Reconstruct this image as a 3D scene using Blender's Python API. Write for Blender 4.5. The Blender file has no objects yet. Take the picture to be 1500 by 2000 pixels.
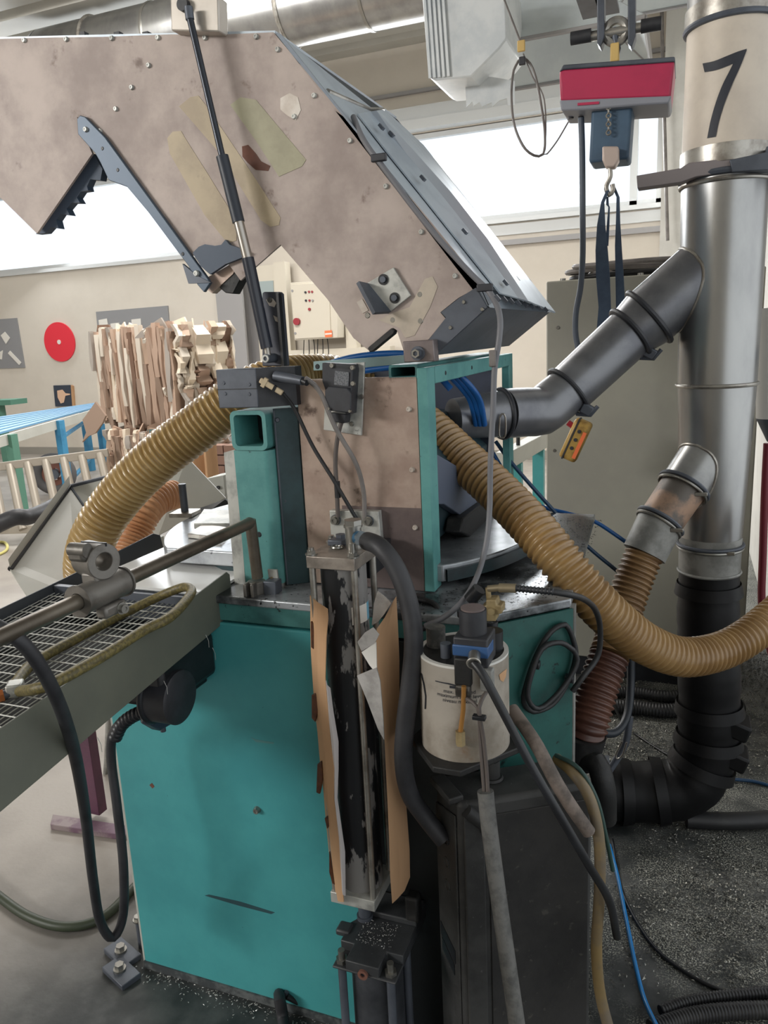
import bpy, bmesh, math, random
from mathutils import Vector, Matrix

# ---------------------------------------------------------------- camera, world, lights, exposure
SC = bpy.context.scene
COL = SC.collection
EYE = Vector((0.0, 0.0, 1.6))
_p, _r, _y = math.radians(12.75), math.radians(-2.8), math.radians(21.6)
FWD = Vector((-math.sin(_y)*math.cos(_p), math.cos(_y)*math.cos(_p), -math.sin(_p)))
_R0 = Vector((math.cos(_y), math.sin(_y), 0)); _U0 = _R0.cross(FWD)
RGT = math.cos(_r)*_R0 + math.sin(_r)*_U0
UPV = -math.sin(_r)*_R0 + math.cos(_r)*_U0
FOC = 1500.0
cam_data = bpy.data.cameras.new('camera'); cam = bpy.data.objects.new('camera', cam_data); COL.objects.link(cam)
cam_data.sensor_fit = 'VERTICAL'; cam_data.sensor_height = 36; cam_data.lens = 27
cam_data.clip_start = 0.02; cam_data.clip_end = 200
cam.matrix_world = Matrix(((RGT.x, UPV.x, -FWD.x, EYE.x), (RGT.y, UPV.y, -FWD.y, EYE.y), (RGT.z, UPV.z, -FWD.z, EYE.z), (0, 0, 0, 1)))
SC.camera = cam
SC.view_settings.view_transform = 'Standard'; SC.view_settings.look = 'None'
SC.view_settings.gamma = 1; SC.view_settings.use_curve_mapping = False
SC.view_settings.exposure = 0.18
world = bpy.data.worlds.new('overcast_sky'); SC.world = world; world.use_nodes = True
_bg = world.node_tree.nodes['Background']; _bg.inputs[0].default_value = (0.93, 0.97, 1.0, 1); _bg.inputs[1].default_value = 1.15

def area_light(name, loc, target, sx, sy, power, color=(1, 1, 1)):
    d = bpy.data.lights.new(name, 'AREA'); d.shape = 'RECTANGLE'; d.size = sx; d.size_y = sy; d.energy = power; d.color = color
    o = bpy.data.objects.new(name, d); COL.objects.link(o); o.location = loc
    o.rotation_euler = (Vector(target)-Vector(loc)).to_track_quat('-Z', 'Y').to_euler()
    return o
area_light('window_daylight', (-2.3, 9.5, 3.5), (-2.3, 4, 1.5), 4.2, 1.0, 170, (0.95, 0.98, 1))
area_light('window_daylight', (-8.6, 9.5, 3.5), (-7.5, 5, 1.2), 4.2, 1.0, 170, (0.95, 0.98, 1))
area_light('added_overhead_fill', (-4.2, 5.2, 4.8), (-4.8, 6.0, 0), 2.5, 2.5, 280, (1.0, 0.97, 0.93))  # added fill lamp brightening bale, floor and ceiling; no roof opening here

area_light('hall_window_light', (-8.5, -5.6, 4.6), (-1.0, 1.4, .9), 3.6, 1.8, 720, (1.0, 0.99, 0.97))

# ---------------------------------------------------------------- picture rays onto real planes
def ray(u, v): return FWD + RGT*((u-750)/FOC) - UPV*((v-1000)/FOC)
def PX(u, v, X): r = ray(u, v); return EYE + r*((X-EYE.x)/r.x)
def PY(u, v, Y): r = ray(u, v); return EYE + r*((Y-EYE.y)/r.y)
def PZ(u, v, Z): r = ray(u, v); return EYE + r*((Z-EYE.z)/r.z)
def D(u, v, d): return EYE + ray(u, v)*d
def depth(p): return (p-EYE).dot(FWD)

# ---------------------------------------------------------------- materials
def lin(c): return tuple(((x/255)/12.92 if x/255 <= .04045 else ((x/255+.055)/1.055)**2.4) for x in c) + (1,)
MATS = {}
def mat(name, rgb, rough=.5, metal=0., rgb2=None, scale=6., lo=.42, hi=.62, bump=0., bscale=80., rgb3=None, scale3=25., lo3=.6, hi3=.68, stretch=(1, 1, 1), spec=.5, emit=None, rvar=0., trans=0.):
    if name in MATS: return MATS[name]
    m = bpy.data.materials.new(name); m.use_nodes = True; nt = m.node_tree; b = nt.nodes['Principled BSDF']
    b.inputs['Roughness'].default_value = rough; b.inputs['Metallic'].default_value = metal
    b.inputs['Specular IOR Level'].default_value = spec
    b.inputs['Base Color'].default_value = lin(rgb)
    if trans: b.inputs['Transmission Weight'].default_value = trans
    L = nt.links.new
    tc = nt.nodes.new('ShaderNodeTexCoord'); mp = nt.nodes.new('ShaderNodeMapping'); mp.inputs['Scale'].default_value = stretch
    L(tc.outputs['Object'], mp.inputs['Vector'])
    def noise(sc, det=6):
        n = nt.nodes.new('ShaderNodeTexNoise'); n.inputs['Scale'].default_value = sc; n.inputs['Detail'].default_value = det; n.inputs['Roughness'].default_value = .62
        L(mp.outputs[0], n.inputs['Vector']); return n
    def ramp(src, a, c):
        r = nt.nodes.new('ShaderNodeMapRange'); r.inputs['From Min'].default_value = a; r.inputs['From Max'].default_value = c; r.interpolation_type = 'SMOOTHSTEP'
        L(src, r.inputs['Value']); return r.outputs[0]
    col = None
    if rgb2:
        mx = nt.nodes.new('ShaderNodeMix'); mx.data_type = 'RGBA'
        f = ramp(noise(scale).outputs['Fac'], lo, hi); L(f, mx.inputs[0])
        mx.inputs[6].default_value = lin(rgb); mx.inputs[7].default_value = lin(rgb2); col = mx.outputs[2]
        if rvar:
            rm = nt.nodes.new('ShaderNodeMapRange'); rm.inputs['To Min'].default_value = rough; rm.inputs['To Max'].default_value = rough+rvar
            L(f, rm.inputs['Value']); L(rm.outputs[0], b.inputs['Roughness'])
    if rgb3:
        m3 = nt.nodes.new('ShaderNodeMix'); m3.data_type = 'RGBA'
        L(ramp(noise(scale3).outputs['Fac'], lo3, hi3), m3.inputs[0])
        if col: L(col, m3.inputs[6])
        else: m3.inputs[6].default_value = lin(rgb)
        m3.inputs[7].default_value = lin(rgb3); col = m3.outputs[2]
    if col: L(col, b.inputs['Base Color'])
    if bump:
        bp = nt.nodes.new('ShaderNodeBump'); bp.inputs['Strength'].default_value = bump; bp.inputs['Distance'].default_value = .002
        L(noise(bscale).outputs['Fac'], bp.inputs['Height']); L(bp.outputs[0], b.inputs['Normal'])
    if emit: b.inputs['Emission Color'].default_value = lin(rgb); b.inputs['Emission Strength'].default_value = emit
    m.diffuse_color = lin(rgb); MATS[name] = m; return m

TEAL = mat('teal_paint', (74, 158, 160), .42, 0, (62, 142, 146), 3, .35, .7, .06, 220, (30, 70, 72), 60, .72, .75)
TEALD = mat('teal_paint_grimy', (70, 128, 124), .5, 0, (46, 92, 92), 7, .4, .65, .1, 150, (25, 38, 40), 40, .66, .7)
TEALF = mat('teal_frame_paint', (92, 150, 146), .5, 0, (74, 132, 130), 9, .4, .65, .08, 150, (38, 60, 62), 50, .69, .73)
DTEAL = mat('dark_teal_paint', (48, 72, 76), .55, 0, (36, 54, 58), 8, .4, .65, .1, 150)
PANEL = mat('stained_steel_sheet', (180, 160, 146), .42, .3, (154, 132, 120), 7, .38, .66, .12, 90, (98, 80, 70), 20, .58, .72)
HOOD = mat('worn_hood_steel', (186, 171, 162), .55, .1, (150, 135, 128), 5, .34, .66, .2, 60, (120, 102, 93), 14, .6, .72)
HOODTOP = mat('grey_hood_cover', (186, 196, 204), .38, .3, (166, 176, 186), 5, .4, .65, .05, 120)
DGREY = mat('dark_grey_steel', (92, 97, 106), .45, .3, (76, 80, 88), 6, .4, .65, .08, 120)
STEEL = mat('bare_steel', (176, 172, 164), .36, .75, (136, 130, 122), 16, .4, .66, .08, 160)
ALU = mat('dusty_aluminium', (190, 190, 184), .42, .35, (146, 146, 142), 14, .45, .65, .1, 160, (100, 100, 96), 40, .66, .72)
ZINC = mat('zinc_bolt', (150, 148, 142), .32, .85)
ROD = mat('brown_steel_rod', (112, 104, 92), .38, .6, (88, 80, 70), 10, .4, .65, .05, 200)
CAST = mat('cast_grey_clamp', (122, 118, 112), .45, .5, (98, 94, 88), 18, .4, .65, .15, 160)
BLACK = mat('black_paint', (34, 36, 40), .42, 0, (24, 25, 28), 10, .4, .6, .08, 120)
BLACKP = mat('black_plastic', (52, 53, 58), .5, 0, (42, 43, 47), 14, .4, .6, .12, 180)
GRIME = mat('oily_grime', (28, 28, 28), .55, 0, (44, 43, 41), 30, .5, .68, .4, 120)
DUSTB = mat('dusty_black_tank', (56, 56, 55), .6, 0, (36, 36, 36), 9, .4, .65, .25, 140, (92, 92, 90), 110, .66, .72)
RUBBER = mat('black_rubber_hose', (50, 50, 53), .55, 0, (36, 36, 39), 12, .4, .65, .1, 160)
DRUBBER = mat('dark_cable_rubber', (34, 34, 36), .5, 0, (46, 46, 46), 20, .5, .7, .1, 160)
GCABLE = mat('grey_cable_sheath', (124, 118, 114), .5, 0, (100, 95, 92), 10, .4, .65)
BLUE = mat('blue_air_hose', (24, 86, 150), .35, 0)
BLUEL = mat('bright_blue_hose', (40, 128, 196), .35, 0)
YHOSE = mat('amber_flex_hose', (186, 158, 108), .3, 0, (166, 136, 86), 7, .35, .65, 0, 80, None, 25, .6, .68, (1, 1, 1), .6)
YHOSER = mat('dark_amber_hose', (162, 130, 84), .3, 0, (136, 104, 62), 7, .35, .65, 0, 80, None, 25, .6, .68, (1, 1, 1), .6)  # darker, browner amber for the right-hand hose
YHOSED = mat('brown_flex_hose', (104, 70, 56), .4, 0, (76, 48, 40), 6, .35, .65)
OHOSE = mat('orange_flex_hose', (220, 170, 130), .35, 0, (198, 144, 104), 8, .4, .6)
BRAID = mat('braided_hose', (120, 108, 62), .5, 0, (86, 78, 48), 160, .42, .58, .3, 300)
GREENH = mat('dark_green_hose', (52, 60, 44), .5)
DUCT = mat('galvanised_duct', (168, 168, 166), .3, .9, (146, 146, 146), 5, .35, .7, .04, 60, None, 25, .6, .68, (1, 1, .4))
DUCTD = mat('dark_duct_paint', (124, 125, 128), .34, .6, (106, 107, 112), 8, .4, .65, .05, 100)
BEIGE = mat('beige_duct_wrap', (206, 194, 178), .55, .1, (192, 180, 166), 5, .4, .65)
GTAPE = mat('grey_duct_tape', (150, 150, 146), .5, .2, (118, 118, 114), 14, .4, .65, .2, 60)
BTAPE = mat('black_tape_wrap', (12, 12, 14), .5, 0, (18, 18, 20), 9, .4, .65, .5, 14, None, 25, .6, .68, (1, 1, 1), .3)
INK = mat('black_print', (40, 42, 50), .6)
CARD = mat('brown_cardboard', (196, 156, 118), .8, 0, (178, 138, 102), 5, .4, .65, .1, 90, None, 25, .6, .68, (1, 1, .15))
CARDG = mat('grey_cardboard_back', (176, 172, 168), .85, 0, (146, 142, 138), 22, .4, .65, .3, 110)
GLUE = mat('old_glue_drips', (92, 54, 30), .4, 0, (70, 40, 24), 40, .4, .6, .4, 90)
PAPER = mat('white_paper', (226, 222, 214), .7)
PEEL = mat('peeling_black_cylinder', (30, 31, 34), .36, 0, (132, 130, 128), 13, .525, .545, .1, 60, None, 25, .6, .68, (1, 1, .28))
RESV = mat('dirty_white_reservoir', (166, 158, 147), .5, 0, (128, 119, 106), 7, .42, .66, .1, 60, (120, 88, 60), 9, .6, .74)
OIL = mat('amber_oil_tube', (150, 106, 52), .3, 0)
VBLUE = mat('blue_valve_block', (48, 82, 126), .45)
BRASS = mat('yellow_brass', (160, 142, 104), .5, .2, (130, 112, 78), 20, .4, .65)
TRAY = mat('grey_green_tray_paint', (106, 108, 96), .5, 0, (98, 100, 90), 5, .4, .65, .04, 120)
TRAYD = mat('dark_tray_lip', (70, 73, 78), .5, .2)
WHITEP = mat('white_slide_plate', (226, 226, 224), .22, 0)
LGREY = mat('light_grey_guard', (184, 184, 176), .5, 0, (176, 176, 168), 3, .4, .65)
WALL = mat('cream_wall', (214, 206, 194), .8, 0, (208, 200, 188), 1.2, .4, .65, .03, 60)
WALLW = mat('white_wall', (214, 212, 206), .7, 0, (200, 198, 192), 2, .4, .65)
CEIL = mat('ceiling_sheet', (190, 188, 180), .6, 0, (184, 182, 174), 2, .4, .65)
FRAMEW = mat('white_window_frame', (206, 208, 208), .5)
GREYCOL = mat('grey_column', (152, 150, 150), .6)
CAB = mat('grey_green_cabinet', (158, 156, 144), .38, 0, (150, 148, 138), 2, .4, .65, .02, 90)
CPANEL = mat('cream_control_cabinet', (208, 200, 184), .5)
RED = mat('red_disc', (226, 50, 66), .55)
HRED = mat('hoist_red', (184, 48, 84), .4, 0, (168, 44, 78), 4, .4, .65)
STRAP = mat('navy_sling', (66, 82, 102), .7, 0, (56, 70, 90), 14, .4, .65, .1, 200)
BAG = mat('chain_bag', (74, 98, 120), .55, 0, (64, 86, 108), 5, .4, .65)
FILM = mat('white_film_wrap', (216, 220, 222), .4, 0, (200, 206, 210), 5, .4, .65, .2, 14)
PURPLE = mat('purple_steel', (96, 58, 78), .5, 0, (80, 50, 68), 8, .4, .65)
BLUEP = mat('blue_steel_frame', (60, 132, 170), .45, 0, (48, 112, 150), 6, .4, .65)
GREENP = mat('green_steel_frame', (84, 130, 112), .45)
PENDY = mat('yellow_pendant', (176, 142, 72), .45, 0, (136, 104, 50), 20, .42, .64, .05, 90)
ORANGE = mat('orange_sticker', (240, 120, 70), .5)
REDB = mat('red_button', (150, 30, 44), .4)
WOOD = mat('pale_ladder_aluminium', (160, 152, 140), .45, .3)
TYRE = mat('worn_tyre', (84, 82, 82), .7)
RUST = mat('rusty_rim', (120, 76, 62), .6)
TAPEP = mat('beige_tape_residue', (190, 172, 142), .5, 0, (172, 154, 128), 9, .38, .66, .1, 90, (146, 126, 110), 16, .6, .7)
RUSTP = mat('rust_patch', (116, 74, 58), .7, 0, (96, 62, 50), 20, .4, .65)
PALEP = mat('polished_spot', (206, 198, 188), .4, .2, (184, 172, 160), 14, .4, .65)
BRICK = mat('brown_block', (134, 104, 90), .75)
def two_zone_floor():
    m = bpy.data.materials.new('dirty_concrete'); m.use_nodes = True; nt = m.node_tree; b = nt.nodes['Principled BSDF']; L = nt.links.new
    g = nt.nodes.new('ShaderNodeNewGeometry'); sx = nt.nodes.new('ShaderNodeSeparateXYZ'); L(g.outputs['Position'], sx.inputs[0])
    def N(sc, det=7):
        n = nt.nodes.new('ShaderNodeTexNoise'); n.inputs['Scale'].default_value = sc; n.inputs['Detail'].default_value = det; L(g.outputs['Position'], n.inputs['Vector']); return n.outputs['Fac']
    def M(op, a, c):
        n = nt.nodes.new('ShaderNodeMath'); n.operation = op
        for i, x in enumerate((a, c)):
            if isinstance(x, (int, float)): n.inputs[i].default_value = x
            else: L(x, n.inputs[i])
        return n.outputs[0]
    def R(src, a, c):
        r = nt.nodes.new('ShaderNodeMapRange'); r.inputs['From Min'].default_value = a; r.inputs['From Max'].default_value = c; r.interpolation_type = 'SMOOTHSTEP'; L(src, r.inputs['Value']); return r.outputs[0]
    # an oil-and-swarf stain of its own shape round the machine foot
    t = M('ADD', M('SUBTRACT', sx.outputs[0], M('MULTIPLY', sx.outputs[1], .42)), M('MULTIPLY', N(2.2), .7))
    stain = R(t, -2.25, -1.45)
    mx = nt.nodes.new('ShaderNodeMix'); mx.data_type = 'RGBA'; L(stain, mx.inputs[0])
    m1 = nt.nodes.new('ShaderNodeMix'); m1.data_type = 'RGBA'; L(R(N(3), .35, .7), m1.inputs[0]); m1.inputs[6].default_value = lin((162, 155, 147)); m1.inputs[7].default_value = lin((142, 135, 127))
    m2 = nt.nodes.new('ShaderNodeMix'); m2.data_type = 'RGBA'; L(R(N(9), .4, .68), m2.inputs[0]); m2.inputs[6].default_value = lin((48, 51, 51)); m2.inputs[7].default_value = lin((84, 85, 84))
    gr = nt.nodes.new('ShaderNodeMix'); gr.data_type = 'RGBA'   # granular swarf dust, only on the right of the machine
    zone = M('MULTIPLY', R(sx.outputs[0], -.45, -.2), R(M('ADD', N(5), M('MULTIPLY', sx.outputs[1], .035)), .42, .66))
    L(M('MULTIPLY', R(N(230, 3), .5, .6), zone), gr.inputs[0]); L(m2.outputs[2], gr.inputs[6]); gr.inputs[7].default_value = lin((168, 168, 156))
    L(m1.outputs[2], mx.inputs[6]); L(gr.outputs[2], mx.inputs[7]); L(mx.outputs[2], b.inputs['Base Color'])
    b.inputs['Roughness'].default_value = .55
    bp = nt.nodes.new('ShaderNodeBump'); bp.inputs['Strength'].default_value = .25; bp.inputs['Distance'].default_value = .003; L(N(70), bp.inputs['Height']); L(bp.outputs[0], b.inputs['Normal'])
    return m
FLOOR = two_zone_floor()
def glass_mat():
    m = bpy.data.materials.new('window_glass'); m.use_nodes = True; nt = m.node_tree; nt.nodes.clear()
    o = nt.nodes.new('ShaderNodeOutputMaterial'); mix = nt.nodes.new('ShaderNodeMixShader'); t = nt.nodes.new('ShaderNodeBsdfTransparent'); gl = nt.nodes.new('ShaderNodeBsdfGlossy')
    t.inputs[0].default_value = (.96, .98, 1, 1); gl.inputs[1].default_value = .02; mix.inputs[0].default_value = .05
    nt.links.new(t.outputs[0], mix.inputs[1]); nt.links.new(gl.outputs[0], mix.inputs[2]); nt.links.new(mix.outputs[0], o.inputs[0]); return m
GLASS = glass_mat()

# ---------------------------------------------------------------- mesh helpers
ABS = {}
def tag(o, label=None, cat=None, group=None, kind=None):
    if label: o['label'] = label
    if cat: o['category'] = cat
    if group: o['group'] = group
    if kind: o['kind'] = kind
    return o
def thing(name, label, cat, loc=(0, 0, 0), group=None):
    o = bpy.data.objects.new(name, None); o.empty_display_size = .05; COL.objects.link(o); o.location = Vector(loc); ABS[o] = Vector(loc)
    return tag(o, label, cat, group)

def catmull(pts, step):
    P = [Vector(p) for p in pts]
    if len(P) == 2:
        n = max(1, int((P[1]-P[0]).length/step)); return [P[0].lerp(P[1], i/n) for i in range(n+1)]
    Q = [P[0]*2-P[1]] + P + [P[-1]*2-P[-2]]; out = []
    for i in range(1, len(Q)-2):
        a, b, c, d = Q[i-1:i+3]; n = max(2, int((c-b).length/step))
        for k in range(n):
            t = k/n; out.append(.5*((2*b)+(c-a)*t+(2*a-5*b+4*c-d)*t*t+(3*b-a-3*c+d)*t**3))
    out.append(P[-1]); return out
def resample(P, step):
    s = [0]
    for i in range(1, len(P)): s.append(s[-1]+(P[i]-P[i-1]).length)
    n = max(2, int(round(s[-1]/step))); out = []; j = 0
    for k in range(n+1):
        t = s[-1]*k/n
        while j < len(s)-2 and s[j+1] < t: j += 1
        f = 0 if s[j+1] == s[j] else (t-s[j])/(s[j+1]-s[j]); out.append(P[j].lerp(P[j+1], min(1, max(0, f))))
    return out

class MB:
    def __init__(s): s.v = []; s.f = []
    def add(s, vs, fs):
        o = len(s.v); s.v += [Vector(x) for x in vs]; s.f += [[i+o for i in f] for f in fs]; return s
    def box(s, c, size, M=None, ax=None):
        c = Vector(c); hx, hy, hz = [x/2 for x in size]
        if ax: X, Y, Z = [Vector(a).normalized() for a in ax]
        elif M: X, Y, Z = M.col[0].to_3d(), M.col[1].to_3d(), M.col[2].to_3d()
        else: X, Y, Z = Vector((1, 0, 0)), Vector((0, 1, 0)), Vector((0, 0, 1))
        vs = [c+X*hx*i+Y*hy*j+Z*hz*k for i in (-1, 1) for j in (-1, 1) for k in (-1, 1)]
        return s.add(vs, [(0, 1, 3, 2), (4, 6, 7, 5), (0, 4, 5, 1), (2, 3, 7, 6), (0, 2, 6, 4), (1, 5, 7, 3)])
    def box2(s, a, b):
        a = Vector(a); b = Vector(b); return s.box((a+b)/2, [abs(x) for x in (b-a)])
    def prism(s, poly, off):
        off = Vector(off); P = [Vector(p) for p in poly]; n = len(P)
        nrm = Vector((0, 0, 0))
        for i in range(n): nrm += P[i].cross(P[(i+1) % n])
        if nrm.dot(off) > 0: P = P[::-1]
        return s.add(P+[p+off for p in P], [list(range(n)), list(range(2*n-1, n-1, -1))]+[[(i+1) % n, i, i+n, (i+1) % n+n] for i in range(n)])
    def cyl(s, a, b, r, r2=None, n=20, caps=True):
        return s.tube([a, b], [r, r if r2 is None else r2], n, caps)
    def tube(s, pts, r, n=12, caps=True):
        P = [Vector(p) for p in pts]; m = len(P); R = r if isinstance(r, (list, tuple)) else [r]*m
        T = []
        for i in range(m):
            t = P[min(i+1, m-1)]-P[max(i-1, 0)]
            if t.length < 1e-9: t = T[-1] if T else Vector((0, 0, 1))
            T.append(t.normalized())
        a = Vector((0, 0, 1)) if abs(T[0].z) < .9 else Vector((1, 0, 0))
        N = (a-T[0]*a.dot(T[0])).normalized(); vs = []
        for i in range(m):
            N = (N-T[i]*N.dot(T[i])).normalized(); B = T[i].cross(N)
            for k in range(n):
                an = 2*math.pi*k/n; vs.append(P[i]+(N*math.cos(an)+B*math.sin(an))*R[i])
        fs = [[i*n+k, i*n+(k+1) % n, (i+1)*n+(k+1) % n, (i+1)*n+k] for i in range(m-1) for k in range(n)]
        if caps: fs += [list(range(n-1, -1, -1)), [(m-1)*n+k for k in range(n)]]
        return s.add(vs, fs)
    def ring(s, c, axis, R, r, n=32, k=8, sx=1.):
        c = Vector(c); ax = Vector(axis).normalized(); a = Vector((0, 0, 1)) if abs(ax.z) < .9 else Vector((1, 0, 0))
        X = (a-ax*a.dot(ax)).normalized(); Y = ax.cross(X); vs = []
        for i in range(n):
            t = 2*math.pi*i/n; d = X*math.cos(t)+Y*math.sin(t)
            for j in range(k):
                p = 2*math.pi*j/k; vs.append(c+d*(R+r*math.cos(p))+ax*r*sx*math.sin(p))
        return s.add(vs, [[i*k+j, ((i+1) % n)*k+j, ((i+1) % n)*k+(j+1) % k, i*k+(j+1) % k] for i in range(n) for j in range(k)])
    def washer(s, c, axis, R, r, h, n=24):   # annulus with thickness
        c = Vector(c); ax = Vector(axis).normalized(); a = Vector((0, 0, 1)) if abs(ax.z) < .9 else Vector((1, 0, 0))
        X = (a-ax*a.dot(ax)).normalized(); Y = ax.cross(X); vs = []
        for rr, hh in ((R, 0), (R, h), (r, h), (r, 0)):
            for i in range(n):
                t = 2*math.pi*i/n; vs.append(c+(X*math.cos(t)+Y*math.sin(t))*rr+ax*hh)
        return s.add(vs, [[q*n+i, q*n+(i+1) % n, ((q+1) % 4)*n+(i+1) % n, ((q+1) % 4)*n+i] for q in range(4) for i in range(n)])
    def strip(s, A, B, th):  # two rails of points -> a sheet with thickness vector th
        th = Vector(th); n = len(A); A = [Vector(a) for a in A]; B = [Vector(b) for b in B]
        vs = A+B+[a+th for a in A]+[b+th for b in B]; fs = []
        for i in range(n-1):
            fs += [[i, i+1, n+i+1, n+i], [2*n+i, 3*n+i, 3*n+i+1, 2*n+i+1], [i, 2*n+i, 2*n+i+1, i+1], [n+i, n+i+1, 3*n+i+1, 3*n+i]]
        fs += [[0, n, 3*n, 2*n], [n-1, 3*n-1, 4*n-1, 2*n-1]]
        return s.add(vs, fs)
    def build(s, name, m, parent=None, label=None, cat=None, group=None, kind=None, bevel=0., smooth=True, ang=38, sub=0):
        off = Vector((0, 0, 0))
        if parent is not None: off = ABS[parent]
        elif label or cat:
            if s.v:
                lo = Vector([min(v[i] for v in s.v) for i in range(3)]); hi = Vector([max(v[i] for v in s.v) for i in range(3)])
                off = Vector(((lo.x+hi.x)/2, (lo.y+hi.y)/2, lo.z))
        me = bpy.data.meshes.new(name); me.from_pydata([v-off for v in s.v], [], s.f); me.update()
        bm = bmesh.new(); bm.from_mesh(me); bmesh.ops.recalc_face_normals(bm, faces=bm.faces); bm.to_mesh(me); bm.free()
        me.materials.append(m)
        if smooth:
            me.polygons.foreach_set('use_smooth', [True]*len(me.polygons)); me.set_sharp_from_angle(angle=math.radians(ang))
        o = bpy.data.objects.new(name, me); COL.objects.link(o)
        if parent is not None: o.parent = parent; ABS[o] = off
        else: o.location = off; ABS[o] = off
        if bevel:
            b = o.modifiers.new('edge', 'BEVEL'); b.width = bevel; b.segments = 2; b.limit_method = 'ANGLE'; b.angle_limit = math.radians(40); b.harden_normals = False
        return tag(o, label, cat, group, kind)
def struct(mb, name, m, **k): return mb.build(name, m, None, kind='structure', **k)
def corr(pts, r, pitch, amp=.1, n=28, sub=6):   # corrugated hose
    P = resample(catmull(pts, .01), pitch/sub); prof = [0, .55, 1, 1, .55, 0]
    rr = r if callable(r) else (lambda t: r)
    R = [rr(i/(len(P)-1))*(1-amp+amp*prof[i % sub]) for i in range(len(P))]
    return MB().tube(P, R, n)
def cable(name, pts, r, m, label, cat='cable', parent=None, group=None, n=10, step=.012):
    mb = MB().tube(resample(catmull(pts, step), step), r, n)
    return mb.build(name, m, parent, label, None if parent is not None else cat, group)
def hexbolt(mb, p, n, r, h, soc=False):
    p = Vector(p); n = Vector(n).normalized()
    mb.cyl(p, p+n*h*.3, r*1.35, n=16); mb.cyl(p+n*h*.3, p+n*h, r, n=6 if not soc else 16)
    if soc: mb.washer(p+n*h, n, r, r*.5, r*.25, 12)
    return mb
def screw(parent, p, n, r=.006, h=.005, m=None, name='screw'):
    mb = MB(); p = Vector(p); n = Vector(n).normalized(); mb.cyl(p, p+n*h, r, r*.8, 12); mb.washer(p+n*h, n, r*.75, r*.4, h*.2, 12)
    return mb.build(name, m or ZINC, parent)
def poly_y(px, Y): return [PY(u, v, Y) for u, v in px]
def poly_z(px, Z): return [PZ(u, v, Z) for u, v in px]
def poly_x(px, X): return [PX(u, v, X) for u, v in px]
def text_mesh(body, size):
    c = bpy.data.curves.new('lettering', 'FONT'); c.body = body; c.size = size; c.align_x = 'CENTER'
    o = bpy.data.objects.new('lettering', c); COL.objects.link(o)
    me = bpy.data.meshes.new_from_object(o.evaluated_get(bpy.context.evaluated_depsgraph_get()))
    vs = [v.co.copy() for v in me.vertices]; fs = [list(p.vertices) for p in me.polygons]
    bpy.data.objects.remove(o); bpy.data.curves.remove(c); bpy.data.meshes.remove(me); return vs, fs
# ================================================================ SETTING
rng = random.Random(7)
struct(MB().box2((-16, -7, -.1), (3.2, 9.95, 0)), 'floor', FLOOR, smooth=False)
# back wall with two long window openings
WB = 9.7
W1 = (-12.6, -6.3, 2.88, 4.02); W2 = (-4.55, -.32, 2.93, 4.01)
mb = MB()
for a, b in [((-16, 0), (3.2, 2.88)), ((-16, 4.02), (3.2, 5.1)), ((-16, 2.88), (W1[0], 4.02)), ((W1[1], 2.88), (W2[0], 4.02)), ((W2[1], 2.88), (3.2, 4.02)), ((W2[0], 2.88), (W2[1], 2.93))]:
    mb.box2((a[0], WB, a[1]), (b[0], WB+.25, b[1]))
struct(mb, 'wall_back', WALL, smooth=False)
struct(MB().box2((.47, 2.75, 0), (.72, WB-.002, 5)), 'wall_right', WALLW, smooth=False)
struct(MB().box2((-16.2, -7, 0), (-16, 9.9, 5.1)), 'wall_left', WALL, smooth=False)
struct(MB().box2((-16, -7.2, 0), (3.2, -7, 5.1)), 'wall_front', WALL, smooth=False)
mb = MB()   # trapezoidal ceiling sheet, ribs along X
y = -7.0
prof = []
while y < 9.68:
    for dy, z in ((0, 5.0), (.28, 5.0), (.33, 5.07), (.42, 5.07), (.47, 5.0)):
        if y+dy < 9.69: prof.append((y+dy, z))
    y += .5
prof.append((9.69, 5.0))
A = [Vector((-16, a, b)) for a, b in prof]; B = [Vector((3.2, a, b)) for a, b in prof]
mb.strip(A, B, (0, 0, .03)); struct(mb, 'ceiling', CEIL, smooth=False)
def window(n, w, mull):
    f = MB(); x0, x1, z0, z1 = w; t = .055
    f.box2((x0, WB+.02, z0), (x1, WB+.1, z0+t)); f.box2((x0, WB+.02, z1-t), (x1, WB+.1, z1))
    f.box2((x0, WB+.02, z0), (x0+t, WB+.1, z1)); f.box2((x1-t, WB+.02, z0), (x1, WB+.1, z1))
    o = struct(f, 'window_%d' % n, FRAMEW, smooth=False)
    xs = [x0]+mull+[x1]
    for m in mull: MB().box2((m-.04, WB+.02, z0), (m+.04, WB+.1, z1)).build('mullion', FRAMEW, o, smooth=False)
    for a, b in zip(xs, xs[1:]): MB().box2((a+.02, WB+.05, z0+.02), (b-.02, WB+.056, z1-.02)).build('pane', GLASS, o, smooth=False)
    MB().box2((x0-.05, WB-.06, z0-.05), (x1+.05, WB+.06, z0)).build('window_sill', FRAMEW, o, smooth=False)
window(1, W1, [-11.4]); window(2, W2, [-.62])
# shutter boxes over the windows, cable tray under the right window
struct(MB().box2((-16, WB-.16, 4.03), (.46, WB, 4.14)).box2((-16, WB-.1, 4.14), (.46, WB, 4.3)), 'trim_1', FRAMEW, smooth=False)
struct(MB().box2((-16, WB-.05, 4.46), (.46, WB, 4.5)), 'trim_2', GREYCOL, smooth=False)
struct(MB().box2((-4.6, WB-.03, 2.74), (-.2, WB, 2.86)), 'trim_3', FRAMEW, smooth=False)
o = struct(MB().box2((-4.6, WB-.07, 2.62), (-.2, WB, 2.68)), 'trim_4', GREYCOL, smooth=False)
struct(MB().box2((-16, WB-.02, 0), (.46, WB, .12)), 'baseboard_back', mat('dusty_skirting', (150, 146, 138), .7), smooth=False)
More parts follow.
